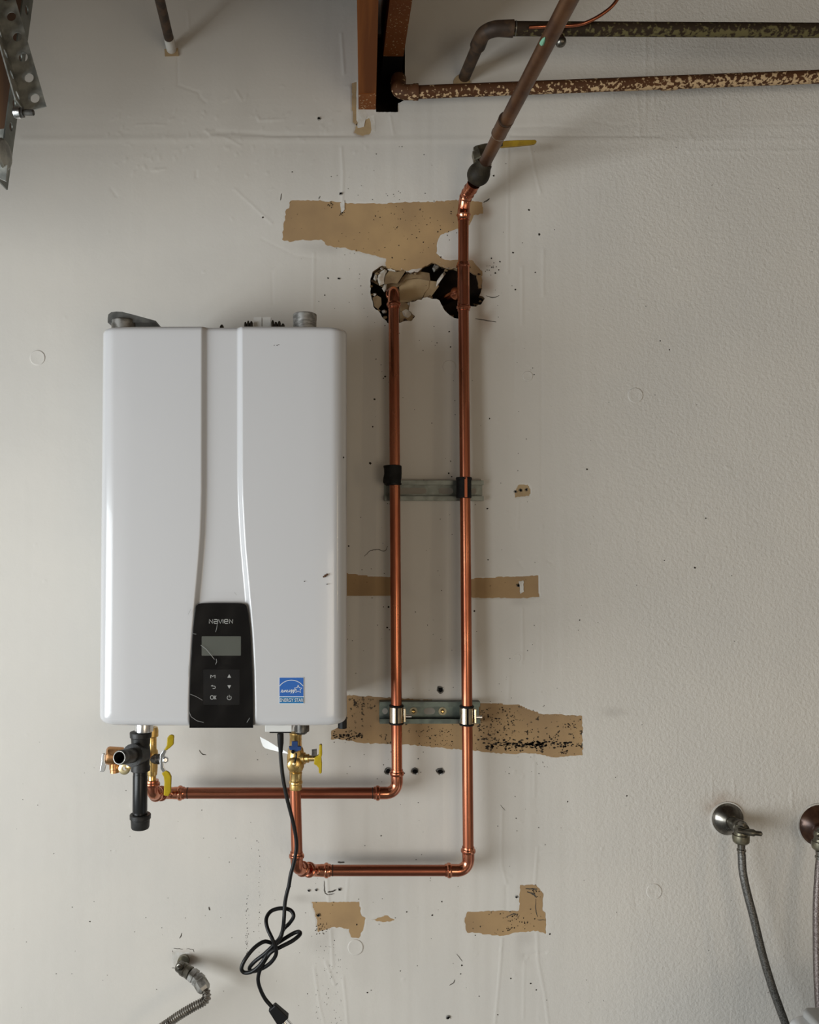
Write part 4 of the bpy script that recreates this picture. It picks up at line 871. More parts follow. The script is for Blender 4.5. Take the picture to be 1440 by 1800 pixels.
# pipe hanger and thin copper line
hg = thing('pipe_hanger', P(985, 62, .19), 'small hook hanger with a shiny ball under the mottled pipe', 'pipe hanger')
c = P(985, 50, .19)
MB().tube([c + V((0, math.cos(a) * .0155, math.sin(a) * .0155)) for a in np.linspace(-.5, 4.2, 16)], .003, 8).build('hook', M['rust_dark'], hg)
q = P(986, 72, .205); MB().lathe(P(987, 62, .203), P(985, 82, .207), [(0, .004), (.006, .006), (.010, .0098), (.016, .0108), (.021, .0085), (.025, .003)], 14).build('ball', M['chrome_worn'], hg)
thin = thing('thin_copper_tube', P(1010, 44, .21), 'thin bare copper tube curving up over the mottled pipe', 'copper tube')
MB().tube(spline([P(930, 48, .205), P(970, 46, .208), P(1005, 45, .21), P(1030, 40, .215), P(1060, 24, .22), P(1082, 4, .225), P(1100, -30, .23)], 6), .0034, 10).build('tube', M['copper'], thin)

def joist(name, label, pw, pf, wid, hgt, mat, offw):
    a = P(*pw, offw); of = off_for_z(pf[0], pf[1], a.z); b = P(*pf, of); d = (b - a).normalized(); b2 = b + d * 1.1
    side = d.cross(V((0, 0, 1))).normalized(); o = thing(name, a, label, 'joist')
    c = (a + b2) / 2 + V((0, 0, hgt / 2)); MB().box(c, ((b2 - a).length / 2, wid / 2, hgt / 2), d, side, (0, 0, 1)).build('beam', M[mat], o, 0)
    return o, a, d, side
j1, ja, jd, js_ = joist('ceiling_joist', 'straight reddish joist with paint-flecked end set into the wall', (645.5, 197), (646.5, 0), .0375, .215, 'joist_wood', -.012)
MB().box(ja + jd * .045 - V((0, 0, .0005)), (.034, .0186, .0006), jd, js_).build('flecked_end', M['joist_flecked'], j1, 0)
j2, jb, jd2, js2 = joist('ceiling_joist', 'skewed joist with a charred notch right beside the straight one', (687, 132), (705, 0), .043, .150, 'joist_wood', -.01)
MB().box(jb + jd2 * .030 + V((0, 0, .03)), (.045, .0218, .0335), jd2, js2).build('charred_end', M['char'], j2, 0)
MB().box(jb + jd2 * .335 - V((0, 0, .0005)), (.26, .0212, .0006), jd2, js2).build('flecked_face', M['joist_flecked'], j2, 0)
# capped pipe at upper left
ro = thing('wall_pipe', P(301, 92, 0), 'short dark pipe with white painted base sticking out of the wall, upper left', 'steel pipe')
w0 = P(302, 88, 0); w1 = P(281, 0, off_for_z(281, 0, w0.z)); wd_ = (w1 - w0).normalized()
MB().tube([w0 + wd_ * .045, w0 + wd_ * .62], .0100, 20).build('pipe', M['rust_dark'], ro)
MB().tube([w0 - wd_ * .02, w0 + wd_ * .047], [.0112, .0108], 20).build('painted_base', M['white_compound'], ro)
MB().prism([P(x, y, .004) for x, y in ((289, 86), (312, 84), (314, 97), (290, 98))], (0, .01, 0)).build('paper_collar', M['cream_paper'], ro, 0)

# slotted angle hangers, upper left, close to the camera
def perforated(mb, a, b, wdir, wid, pitch, hr, thick, nrm, end_cut=0.0, n=24, hpos=0.5, slot=1.0):
    a, b, wdir, nrm = V(a), V(b), V(wdir).normalized(), V(nrm).normalized(); ld = (b - a).normalized(); L_ = (b - a).length; k = max(1, int(round(L_ / pitch))); pt = L_ / k
    for i in range(k):
        c = a + ld * (pt * (i + .5)) + wdir * (wid * hpos)
        inner, outer = [], []
        hi_, lo_ = wid * (1 - hpos), wid * hpos
        angs = sorted([2 * math.pi * q / 20 for q in range(20)] + [math.atan2(yy, xx) % (2 * math.pi) for xx in (pt / 2, -pt / 2) for yy in (hi_, -lo_)]); n = len(angs)
        for t in angs:
            dx, dy = math.cos(t), math.sin(t)
            inner.append(c + ld * dx * hr * slot + wdir * dy * hr)
            s1 = (pt / 2) / abs(dx) if abs(dx) > 1e-6 else 1e9; s2 = (wid * (1 - hpos) if dy > 0 else wid * hpos) / abs(dy) if abs(dy) > 1e-6 else 1e9
            s_ = min(s1, s2); outer.append(c + ld * dx * s_ + wdir * dy * s_)
        # add the corners exactly
        vs = inner + outer + [p + nrm * thick for p in inner] + [p + nrm * thick for p in outer]
        fs = []
        for q in range(n):
            r = (q + 1) % n
            fs += [(q, r, n + r, n + q), (2 * n + q, 3 * n + q, 3 * n + r, 2 * n + r), (q, 2 * n + q, 2 * n + r, r), (n + q, n + r, 3 * n + r, 3 * n + q)]
        mb.add(vs, fs)
        for sx in (-1, 1):
            for sy in (0, 1): pass
    return mb
OA = 0.62
ang = thing('slotted_angle', P(42, 190, OA), 'bright galvanized slotted steel angle hanging at the upper left', 'steel angle')
ra, rb = P(-38, -90, OA), P(42.5, 190, OA); ea, eb = P(3, -90, OA), P(83, 193, OA)
wd3 = ((eb - rb) + (ea - ra)).normalized(); ld3 = (rb - ra).normalized(); wd3 = (wd3 - ld3 * wd3.dot(ld3)).normalized()
wA = (eb - rb).dot(wd3)
perforated(MB(), ra, rb + ld3 * .006, wd3, wA, .0335, .0068, .002, (0, 1, 0), hpos=.60).build('face_flange', M['galvanized'], ang, 30)
perforated(MB(), ra, rb + ld3 * .006, V((0, -1, 0)), .036, .0335, .006, .002, -wd3, hpos=.5).build('side_flange', M['galvanized'], ang, 30)
ang2 = thing('slotted_angle', P(13, 334, OA), 'dark slotted steel angle crossing behind the bright one, upper left', 'steel angle')
sa, sb = P(68, -70, OA - .05), P(13.5, 334, OA - .05); ld4 = (sb - sa).normalized()
perforated(MB(), sa, sb, V((0, -1, 0)), .034, .037, .0062, .002, (-1, 0, 0), hpos=.5).build('side_flange', M['strut_zinc'], ang2, 30)
perforated(MB(), sb + V((0, -.034, 0)) - ld4 * .078, sb + V((0, -.034, 0)) - ld4 * .004, V((-1, 0, -.16)), .034, .037, .0062, .002, (0, 1, 0), hpos=.5).build('face_flange', M['galvanized'], ang2, 30)
bolt = thing('hex_bolt', P(38, 198, OA + .01), 'shiny bolt sticking out below the bright slotted angle', 'bolt')
b0, b1 = P(24, 198, OA + .018), P(60, 198, OA + .018); bx_ = (b1 - b0).normalized()
MB().lathe(b0, b1, [(0, .004), (.001, .0075), (.007, .0085), (.010, .0085)], 14).build('bolt_head', M['bright_steel'], bolt, 30)
MB().lathe(b0 + bx_ * .009, b1, [(0, .0042), ((b1 - b0).length - .010, .0042), ((b1 - b0).length - .009, .003)], 12).build('shank', M['steel_nipple'], bolt, 30)
MB().lathe(b0 + bx_ * .010, b1, [(0, .0075), (.004, .0075)], 6).build('nut', M['steel_nipple'], bolt, 20)
plank = thing('wooden_brace', P(0, 250, OA - .03), 'brown wooden brace behind the slotted angles, upper left', 'wooden brace')
pp = [P(x, y, OA - .09) for x, y in ((48, -60), (7, 248), (-40, 248), (-10, -60))]
MB().prism(pp, (0, .03, 0)).build('board', M['dark_wood'], plank, 0)
pul = thing('galvanized_roller', P(2, 280, OA), 'grey galvanized roller end at the left edge below the brace', 'roller')
c0_ = P(-12, 272, OA + .015); MB().lathe(c0_, c0_ + V((1, -.1, 0)), [(0, .020), (.010, .022), (.016, .022), (.019, .019), (.020, .010)], 20).build('drum', M['galvanized'], pul, 30)
MB().prism([P(x, y, OA + .02) for x, y in ((-20, 286), (13, 290), (10, 318), (-20, 305))], (0, .004, 0)).build('bracket', M['galvanized'], pul, 0)

# ------------------------------------------------------------------ strut channels and clamps
def strut(xa, xb, y0_, y1_, mat, label, slots, holes):
    A, B = P(xa, y0_, .021), P(xb, y1_, .021); zt_, zb_ = A.z, B.z; L_ = B.x - A.x; o = thing('strut_channel', V(((A.x + B.x) / 2, 0, zb_)), label, 'strut channel')
    h = zt_ - zb_; t = .0026; lip = .0095; dp = .021
    prof = [(0, 0), (0, h), (dp, h), (dp, h - lip), (dp - .006, h - lip), (dp - .006, h - lip + t), (dp - t, h - lip + t), (dp - t, h - t), (t, h - t), (t, t), (dp - t, t), (dp - t, lip - t), (dp - .006, lip - t), (dp - .006, lip), (dp, lip), (dp, 0)]
    MB().prism([V((A.x, -.0005 - d, zb_ + z)) for d, z in prof], (L_, 0, 0)).build('channel', M[mat], o, 20)
    for (s0, s1) in slots:
        a, b = P(s0, (y0_ + y1_) / 2, .004), P(s1, (y0_ + y1_) / 2, .004); r = .0068
        pts = [V((b.x - r + r * math.cos(t_), -.0034, (zt_ + zb_) / 2 + r * math.sin(t_))) for t_ in np.linspace(-1.57, 1.57, 9)] + [V((a.x + r - r * math.cos(t_), -.0034, (zt_ + zb_) / 2 - r * math.sin(t_))) for t_ in np.linspace(-1.57, 1.57, 9)]
        MB().prism(pts, (0, .0004, 0)).build('slot', M['strut_slot'], o, 0)
    for hx in holes:
        c = V((P(hx, 1253, .004).x, -.0032, (zt_ + zb_) / 2))
        MB().lathe(c, c + V((0, -1, 0)), [(0, .0085), (.0012, .0085), (.0012, .003)], 18).build('anchor_washer', M['valve_olive'], o, 30)
        MB().lathe(c, c + V((0, -1, 0)), [(0, .0042), (.004, .0042), (.006, .002)], 12).build('anchor_screw', M['brass'], o, 30)
    return o
strut(676, 850.5, 844.5, 880, 'strut_zinc', 'grey steel strut channel behind the upper black pipe clamps', ((700, 750), (771, 797), (828, 838)), ())
strut(667.5, 844.5, 1234, 1272, 'strut_green', 'greenish steel strut channel on the moldy patch behind the lower clamps', ((672, 682), (745, 765)), (727, 778))
def clamp_at(px, y0_, y1_, off, label, kind):
    a, b = P(px, y0_, off), P(px, y1_, off); ax = (b - a).normalized(); L_ = (b - a).length; c = (a + b) / 2
    o = thing('pipe_clamp', c, label, 'pipe clamp', 'clamps holding the copper pipes')
    if kind == 'zinc':
        MB().lathe(a, b, [(0, RP), (0, .0142), (.0012, .0152), (.0032, .0152), (.004, .0128), (L_ - .004, .0128), (L_ - .0032, .0152), (L_ - .0012, .0152), (L_, .0142), (L_, RP)], 24).build('rubber_cushion', M['black_rubber'], o, 30)
        # strap: open band around the front
        for nm, a0, a1 in (('strap', 115, 262), ('strap', 278, 425)):
            vs = []; n = 14
            for i in range(n + 1):
                t = math.radians(a0 + (a1 - a0) * i / n)
                for r in (.0131, .0145):
                    for zz in (L_ / 2 - .0045, -L_ / 2 + .0045): vs.append(c + V((math.cos(t) * r, math.sin(t) * r, zz)))
            fs = []
            for i in range(n):
                q, r = 4 * i, 4 * i + 4
                fs += [(q, q + 1, r + 1, r), (q + 2, r + 2, r + 3, q + 3), (q, r, r + 2, q + 2), (q + 1, q + 3, r + 3, r + 1)]
            fs += [(0, 2, 3, 1), (4 * n, 4 * n + 1, 4 * n + 3, 4 * n + 2)]
            MB().add(vs, fs).build(nm, M['zinc_strap'], o, 40)
        e = c + V((.0165, -.004, 0)); MB().box(e, (.0022, .006, L_ / 2 - .006)).build('strap_ear', M['zinc_strap'], o, 0)
        MB().lathe(e + V((-.002, -.002, -.002)), e + V((1, -.05, -.002)), [(0, .003), (.016, .003), (.017, .001)], 10).build('clamp_screw', M['bright_steel'], o, 30)
    elif kind == 'slit':
        MB().lathe(a, b, [(0, RP), (0, .0160), (.002, .0168), (.0045, .0168), (.006, .0158), (L_ - .006, .0158), (L_ - .0045, .0162), (L_ - .001, .0162), (L_, .015), (L_, RP)], 24).build('rubber_sleeve', M['black_rubber'], o, 30)
        f = c + V((.002, -.0158, 0)); MB().box(f, (.0028, .0008, L_ / 2 - .001)).build('copper_strip', M['copper'], o, 0)
    else:
        n = 28; vs = []; fs = []; rr = random.Random(3); lay = [0, .02, .06, .2, .45, .7, .85, .95, 1.0]
        for t in lay:
            for k in range(n):
                an = 2 * math.pi * k / n; r = .0186 + .0012 * math.sin(an * 3 + t * 5) + rr.uniform(-.0004, .0004) - (.0015 if t in (0, 1.0) else 0)
                vs.append(c + V((math.cos(an) * r * 1.0 - .003, math.sin(an) * r, L_ * (.5 - t))))
        fs = [(j * n + k, j * n + (k + 1) % n, (j + 1) * n + (k + 1) % n, (j + 1) * n + k) for j in range(len(lay) - 1) for k in range(n)] + [tuple(range(n)), tuple(range((len(lay) - 1) * n, len(lay) * n))]
        MB().add(vs, fs).build('tape_wrap', M['black_rubber'], o, 40)
        MB().lathe(b + V((-.002, 0, .001)), b + V((-.002, 0, -1)), [(0, .0180), (.004, .0180), (.005, .015)], 24).build('lower_band', M['black_plastic'], o, 30)
    return o
clamp_at(692.5, 818, 850, .0490, 'bulky black tape-wrapped clamp on the left riser, upper strut', 'tape')
clamp_at(815.5, 839, 875.5, .0495, 'black clamp with a copper slit on the right riser, upper strut', 'slit')
clamp_at(697, 1239, 1273, .0572, 'zinc clamp with black rubber edges on the left riser, lower strut', 'zinc')
clamp_at(820.5, 1240, 1275, .0557, 'zinc clamp with black rubber edges on the right riser, lower strut', 'zinc')

# ------------------------------------------------------------------ valves under the heater
def vlathe(px, off, prof, mat, name, parent, n=24, ang_=35):
    """prof: (pixel row, half width in pixels) along a vertical axis"""
    s = (D - off) / F; c = P(px, prof[0][0], off); 
    pr = [((c.z - P(px, y, off).z), w * s) for y, w in prof]
    return MB().lathe(c, c - V((0, 0, 1)), pr, n).build(name, M[mat], parent, ang_)
GO = 0.235
gas = thing('gas_pipe_tee', P(247, 1457, GO), 'black iron gas tee with open nipple and capped drip leg under the heater', 'pipe tee')
vlathe(247.5, GO, [(1286.5, 12), (1286.7, 18.5), (1288, 19), (1295.5, 18.5), (1297, 16.8), (1310, 16), (1325, 17), (1345, 15.5), (1348, 16.8), (1354.5, 16.6), (1356, 13), (1356, 12)], 'black_iron', 'tee_body', gas, 26)
T0 = P(248, 1325, GO); E_ = P(209.5, 1332, .318); nd = (E_ - T0).normalized(); nl = (E_ - T0).length
MB().lathe(T0, E_, [(0, .019), (.026, .0185), (.027, .0205), (.036, .0205), (.037, .015)], 24).build('branch_collar', M['black_iron'], gas, 35)
MB().lathe(T0 + nd * .03, E_, [(0, .0132), (nl - .050, .0134), (nl - .048, .0126)] + [(nl - .048 + .002 * k, .0128 - (.0008 if k % 2 else 0)) for k in range(1, 9)] + [(nl - .030, .0116), (nl - .0295, .0098), (nl - .07, .0096)], 24, cap=False).build('branch_nipple', M['steel_nipple'], gas, 35)
MB().lathe(E_ - nd * .0008, E_ + nd, [(0, .0098), (0, .0114), (.0010, .0114), (.0010, .0098), (0, .0098)], 24, cap=False).build('cut_rim', M['nut_grey'], gas, 35)
MB().lathe(E_ - nd * .05, E_, [(0, .0001), (0.0002, .0099)], 20, cap=False).build('bore', M['void_black'], gas)
vlathe(246.5, GO, [(1354, 11), (1354.5, 12.3), (1357, 12.1), (1359, 12.6), (1361, 12.1), (1363, 12.7), (1425, 12.8), (1427, 12.3), (1429, 12.6), (1434, 12.4), (1436, 11)], 'black_pipe', 'drip_leg', gas, 26)
vlathe(246.7, GO, [(1431, 12), (1430.5, 17.2), (1432, 18.3), (1438.5, 18.2), (1440, 16.6), (1453, 15.8), (1456, 14.5), (1457.5, 11), (1457.6, .5)], 'black_iron', 'cap', gas, 26)
# hot-side isolation valve
VO = 0.135
hv = thing('isolation_valve', P(267, 1384, VO), 'brass hot-side valve with two yellow handles and relief valve, behind the gas tee', 'valve')
vlathe(268, VO, [(1278, 9), (1284, 10.5), (1294, 10.5), (1296, 7.5), (1316, 7.5), (1320, 9.8), (1330, 10.5), (1342, 9.8), (1352, 9.5), (1362, 8.5), (1363, 7), (1374, 6.8), (1376, 8), (1378, 8), (1380, 6.8), (1382, 6.6)], 'brass', 'valve_body', hv)
A = P(268, 1333, VO); B = P(292, 1336, VO + .03)
MB().lathe(A, B, [(0, .010), (.022, .010), (.024, .007), (.034, .006)], 16).build('stem', M['steel_nipple'], hv, 30)
Z7 = lambda pts: zp(pts, 150, 1270, 7.2)
MB().prism([P(x, y, VO + .030) for x, y in Z7([(945, 410), (975, 370), (1000, 335), (1040, 345), (1012, 395), (995, 440), (985, 500), (995, 570), (1035, 625), (1010, 660), (985, 640), (950, 590), (940, 500)])], (0, .0025, 0)).build('handle_plate', M['bright_steel'], hv, 30)
MB().prism([P(x, y, VO + .033) for x, y in Z7([(995, 355), (1028, 290), (1035, 195), (1060, 165), (1090, 155), (1122, 168), (1116, 280), (1068, 325), (1030, 352)])], (0, .006, 0)).build('handle_grip', M['yellow_vinyl'], hv, 30)
MB().prism([P(x, y, VO + .033) for x, y in Z7([(962, 645), (1020, 612), (1062, 635), (1088, 685), (1082, 880), (1050, 937), (990, 925), (998, 760), (990, 690)])], (0, .006, 0)).build('handle_grip', M['yellow_vinyl'], hv, 30)
c = P(289.5, 1335.5, VO + .034); MB().lathe(c + V((0, .006, 0)), c + V((.25, -1, 0)), [(0, .0062), (.008, .0062), (.009, .004)], 6).build('handle_nut', M['bright_steel'], hv, 20)
# relief valve on the left of the same body
s_ = (D - VO - .03) / F
ra_, rb_ = P(262, 1330, VO + .02), P(186, 1328, VO + .045); rx = (rb_ - ra_).normalized()
rl = (rb_ - ra_).length
MB().lathe(ra_, rb_, [(0, .008), (rl - .062, .008), (rl - .06, .011), (rl - .034, .012), (rl - .032, .0165), (rl - .006, .0172), (rl - .002, .0155), (rl, .012)], 22).build('relief_body', M['bronze'], hv, 30)
c = P(201, 1338, VO + .04); c2 = P(201.5, 1358, VO + .04)
MB().lathe(c, c2, [(0, .0098), (.015, .0098), (.016, .0088), ((c2 - c).length, .0088), ((c2 - c).length, .006)], 18).build('relief_outlet', M['bronze'], hv, 30)
MB().prism([P(x, y, VO + .055) for x, y in Z7([(210, 395), (238, 388), (250, 410), (245, 470), (262, 540), (248, 610), (228, 628), (188, 628), (185, 610), (205, 480)])], (0, .003, 0)).build('relief_lever', M['bright_steel'], hv, 30)
c = P(218.5, 1351.5, VO + .05); MB().lathe(c + V((0, .005, 0)), c + V((0, -1, 0)), [(0, .0040), (0, .0112), (.005, .0112), (.006, .0095), (.006, .0042), (0, .0040)], 22, cap=False).build('drain_ring', M['pale_brass'], hv, 35)
MB().lathe(c + V((.012, .012, .004)), c + V((-.002, -.02, 0)), [(0, .006), (.014, .006), (.015, .004)], 12).build('drain_port', M['brass'], hv, 30)
# cold-side isolation valve
CO = 0.125
cv = thing('isolation_valve', P(518, 1387, CO), 'brass cold-side valve with blue knob and yellow side handle', 'valve')
vlathe(520, CO, [(1287, 8), (1288, 11), (1292, 11), (1293, 10.4), (1312, 10.8), (1315, 13), (1322, 14.5), (1335, 15.5), (1348, 14.5), (1354, 12), (1356, 10.5), (1358, 11.6), (1360, 11), (1371, 10.6), (1373, 12), (1376, 12.2), (1378, 10.8), (1386, 11), (1387.5, 10.6), (1387.5, 9)], 'brass', 'valve_body', cv)
vlathe(529, CO + .004, [(1278, 11.8), (1286, 11.8), (1289.5, 10), (1290, 8)], 'steel_nipple', 'union_nut', cv, 8, 20)
c = P(518, 1340, CO + .0); MB().lathe(c + V((0, -.008, 0)), c + V((0, -1, 0)), [(0, .0145), (.012, .0142), (.014, .0125), (.015, .011), (.0155, .002)], 24).build('drain_cap', M['brass'], cv, 35)
Z2 = lambda pts: zp(pts, 440, 1260, 7.2)
MB().prism([P(x, y, CO + .030) for x, y in Z2([(525, 312), (600, 312), (602, 375), (645, 378), (640, 425), (605, 430), (590, 442), (540, 440), (535, 420), (500, 425), (486, 378), (524, 375)])], (0, .008, 0)).build('drain_knob', M['blue_plastic'], cv, 30)
c = P(515, 1321.5, CO + .031); MB().lathe(c + V((0, .01, 0)), c + V((0, -1, 0)), [(0, .0032), (.012, .0036), (.014, .002)], 10).build('cap_strap_end', M['black_plastic'], cv, 30)
MB().tube(spline([P(521, 1324, CO + .03), P(521, 1330, CO + .032), P(518, 1340, CO + .026)], 5), .0017, 8).build('cap_strap', M['black_plastic'], cv)
c = P(517.5, 1342.3, CO + .026); MB().lathe(c + V((0, .004, 0)), c + V((0, -1, 0)), [(0, .004), (.005, .0042), (.008, .003), (.009, .0005)], 12).build('strap_rivet', M['pale_brass'], cv)
A = P(526, 1333, CO + .005); B = P(556, 1333, CO + .014)
MB().lathe(A, B, [(0, .012), (.012, .0115), (.013, .0085), (.02, .0085), (.021, .0062), ((B - A).length, .0055)], 18).build('side_port', M['brass'], cv, 30)
c = P(552.5, 1323, CO + .018); MB().box(c, (.005, .005, .006), (1, 0, .1)).build('handle_boss', M['steel_nipple'], cv, 0)
MB().prism([P(x, y, CO + .024) for x, y in Z2([(872, 365), (890, 354), (908, 360), (910, 480), (900, 520), (908, 600), (905, 715), (885, 722), (868, 710), (865, 650), (840, 620), (805, 600), (812, 520), (865, 490)])], (0, .012, 0)).build('handle_grip', M['yellow_vinyl'], cv, 30)
tg = thing('paper_tag', P(470, 1310, .14), 'small white paper tag behind the black cord under the heater', 'paper tag')
tp = [P(x, y, .150 + (x - 457) * .0011) for x, y in Z2([(120, 250), (140, 262), (230, 310), (350, 385), (470, 450), (480, 470), (410, 455), (330, 435), (250, 415), (190, 398), (160, 372), (140, 320)])]
MB().prism(tp, (0, .0006, 0)).build('tag_sheet', M['paper_tag'], tg, 0)

# ------------------------------------------------------------------ power cord
cordt = thing('power_cord', P(480, 1700, .18), 'black power cord knotted in loops hanging from the heater to its plug', 'power cord')
KO = .222
Z48 = lambda pts: zp(pts, 260, 1560, 4.8)
top_ = [(493, 1300), (493, 1312), (494, 1335), (498, 1370), (505, 1405), (514, 1440), (520, 1470), (521, 1492), (517, 1515), (511, 1538), (508, 1556)]
tang = Z48([(1170, 60), (1155, 150), (1150, 250), (1140, 345), (1118, 425), (1062, 486), (985, 560), (905, 622), (858, 678), (880, 706), (950, 690), (1030, 640), (1080, 570), (1078, 500), (1048, 430), (1008, 340), (1000, 262), (1040, 200), (1120, 176), (1200, 190), (1230, 240), (1196, 300), (1146, 352), (1110, 430), (1060, 470), (985, 456), (900, 508), (825, 600), (790, 680), (815, 718), (880, 708), (950, 650), (1010, 560), (1070, 490), (1140, 440), (1230, 386), (1276, 374), (1282, 398), (1220, 450), (1120, 502), (1040, 545), (985, 620), (945, 700), (930, 780), (950, 860), (990, 940), (1048, 1008)])
zo = [0, 0, .004, .004, .006, .010, .010, .006, 0, -.002, .004, .012, .020, .024, .024, .016, .006, -.006, -.008, -.006, 0, -.004, -.008, -.012, -.012, -.008, .0, .008, .010, .010, .014, .016, .014, .006, -.002, -.006, -.004, .004, .012, .016, .016, .012, .008, .004, .002, 0, 0]
pts = [P(x, y, KO) for x, y in top_] + [P(x, y, KO + o) for (x, y), o in zip(tang, zo)]
MB().tube(spline(pts, 8), .0036, 12).build('cable', M['cord_black'], cordt, 80)
MB().lathe(P(493, 1289.5, KO), P(493.5, 1318, KO), [(0, .0062), (.018, .0058), (.026, .0045), (.034, .0040)], 14).build('strain_relief', M['black_plastic'], cordt, 30)
pa = P(478, 1769, KO); pd_ = (P(510, 1806, KO) - pa).normalized(); ps = pd_.cross(V((0, 1, 0))).normalized()
def frus(a, d, s, w0, w1, h0, h1, L_):
    n = V((0, 1, 0)); vs = [a + s * w0 * i + n * h0 * j for i, j in ((-1, -1), (1, -1), (1, 1), (-1, 1))] + [a + d * L_ + s * w1 * i + n * h1 * j for i, j in ((-1, -1), (1, -1), (1, 1), (-1, 1))]
    return MB().add(vs, [(0, 1, 2, 3), (4, 7, 6, 5), (0, 4, 5, 1), (1, 5, 6, 2), (2, 6, 7, 3), (3, 7, 4, 0)])
plg = frus(pa, pd_, ps, .0085, .0125, .006, .009, .034).build('plug', M['black_plastic'], cordt, 0)
bv = plg.modifiers.new('bevel', 'BEVEL'); bv.width = .002; bv.segments = 2
for q in (-.006, .006):
    MB().box(pa + pd_ * .042 + ps * q, (.009, .003, .0008), pd_, (0, 1, 0), ps).build('prong', M['bright_steel'], plg, 0)
MB().lathe(pa + pd_ * .034 + V((0, -.006, 0)), pa + pd_ + V((0, -.006, 0)), [(0, .0024), (.018, .0024), (.02, .001)], 10).build('ground_pin', M['bright_steel'], plg, 30)

# ------------------------------------------------------------------ gas valve and flexible line, lower left
gv = thing('gas_stop_valve', P(322, 1690, 0), 'corroded gas stop and grey nuts in a square wall cut-out, lower left', 'valve')
g0, g1 = P(322, 1688, -.01), P(320, 1697, .035); 
MB().tube([P(325, 1683, -.02), P(322, 1692, .02)], .0125, 18).build('pipe_stub', M['valve_olive'], gv)
ga, gb = P(316, 1699, .045), P(342, 1716, .062); gx = (gb - ga).normalized()
MB().lathe(ga - gx * .006, gb, [(0, .008), (.003, .0115), (.013, .0118), (.014, .0135), (.022, .0135), (.023, .0125), (.034, .0135), (.036, .010)], 10).build('valve_body', M['valve_dark'], gv, 20)
c = P(318, 1700, .06); MB().lathe(c + V((0, .01, 0)), c + V((-.2, -1, .1)), [(0, .0072), (.012, .0072), (.014, .006), (.0145, .0046), (.018, .0046), (.02, .002)], 16).build('key_stem', M['chrome_worn'], gv, 30)
gc, gd = P(337, 1712, .062), P(357, 1730, .075); gx2 = (gd - gc).normalized()
MB().lathe(gc - gx2 * .002, gd, [(0, .0115), (.002, .0145), (.011, .0150), (.012, .0125), (.015, .0125), (.016, .0150), (.026, .0150), (.028, .012), (.03, .012)], 6).build('flare_nut', M['nut_grey'], gv, 20)
ge, gf = P(351, 1725, .075), P(359, 1739, .085); gx3 = (gf - ge).normalized()
MB().lathe(ge - gx3 * .002, gf, [(0, .0115), (.003, .0142), (.018, .0142), (.022, .0118), (.024, .0105)], 6).build('end_nut', M['nut_grey'], gv, 20)
fx_ = thing('flexible_gas_line', P(330, 1780, .09), 'corrugated metal flexible gas line leaving the lower left valve', 'flexible hose')
base = spline([P(358, 1737, .083), P(363.5, 1748, .09), P(360, 1759, .093), P(340, 1770, .095), P(318, 1783, .095), P(296, 1798, .095), P(270, 1816, .095), P(240, 1840, .09), P(225, 1880, .085)], 40)
pl_, rl_ = [], []; acc = 0
for i, p in enumerate(base):
    if i: acc += (p - base[i - 1]).length
    pl_.append(p); rl_.append(.0079 + .0013 * math.sin(acc / .0046 * 2 * math.pi))
MB().tube(pl_, rl_, 16).build('corrugated_tube', M['flex_steel'], fx_, 80)

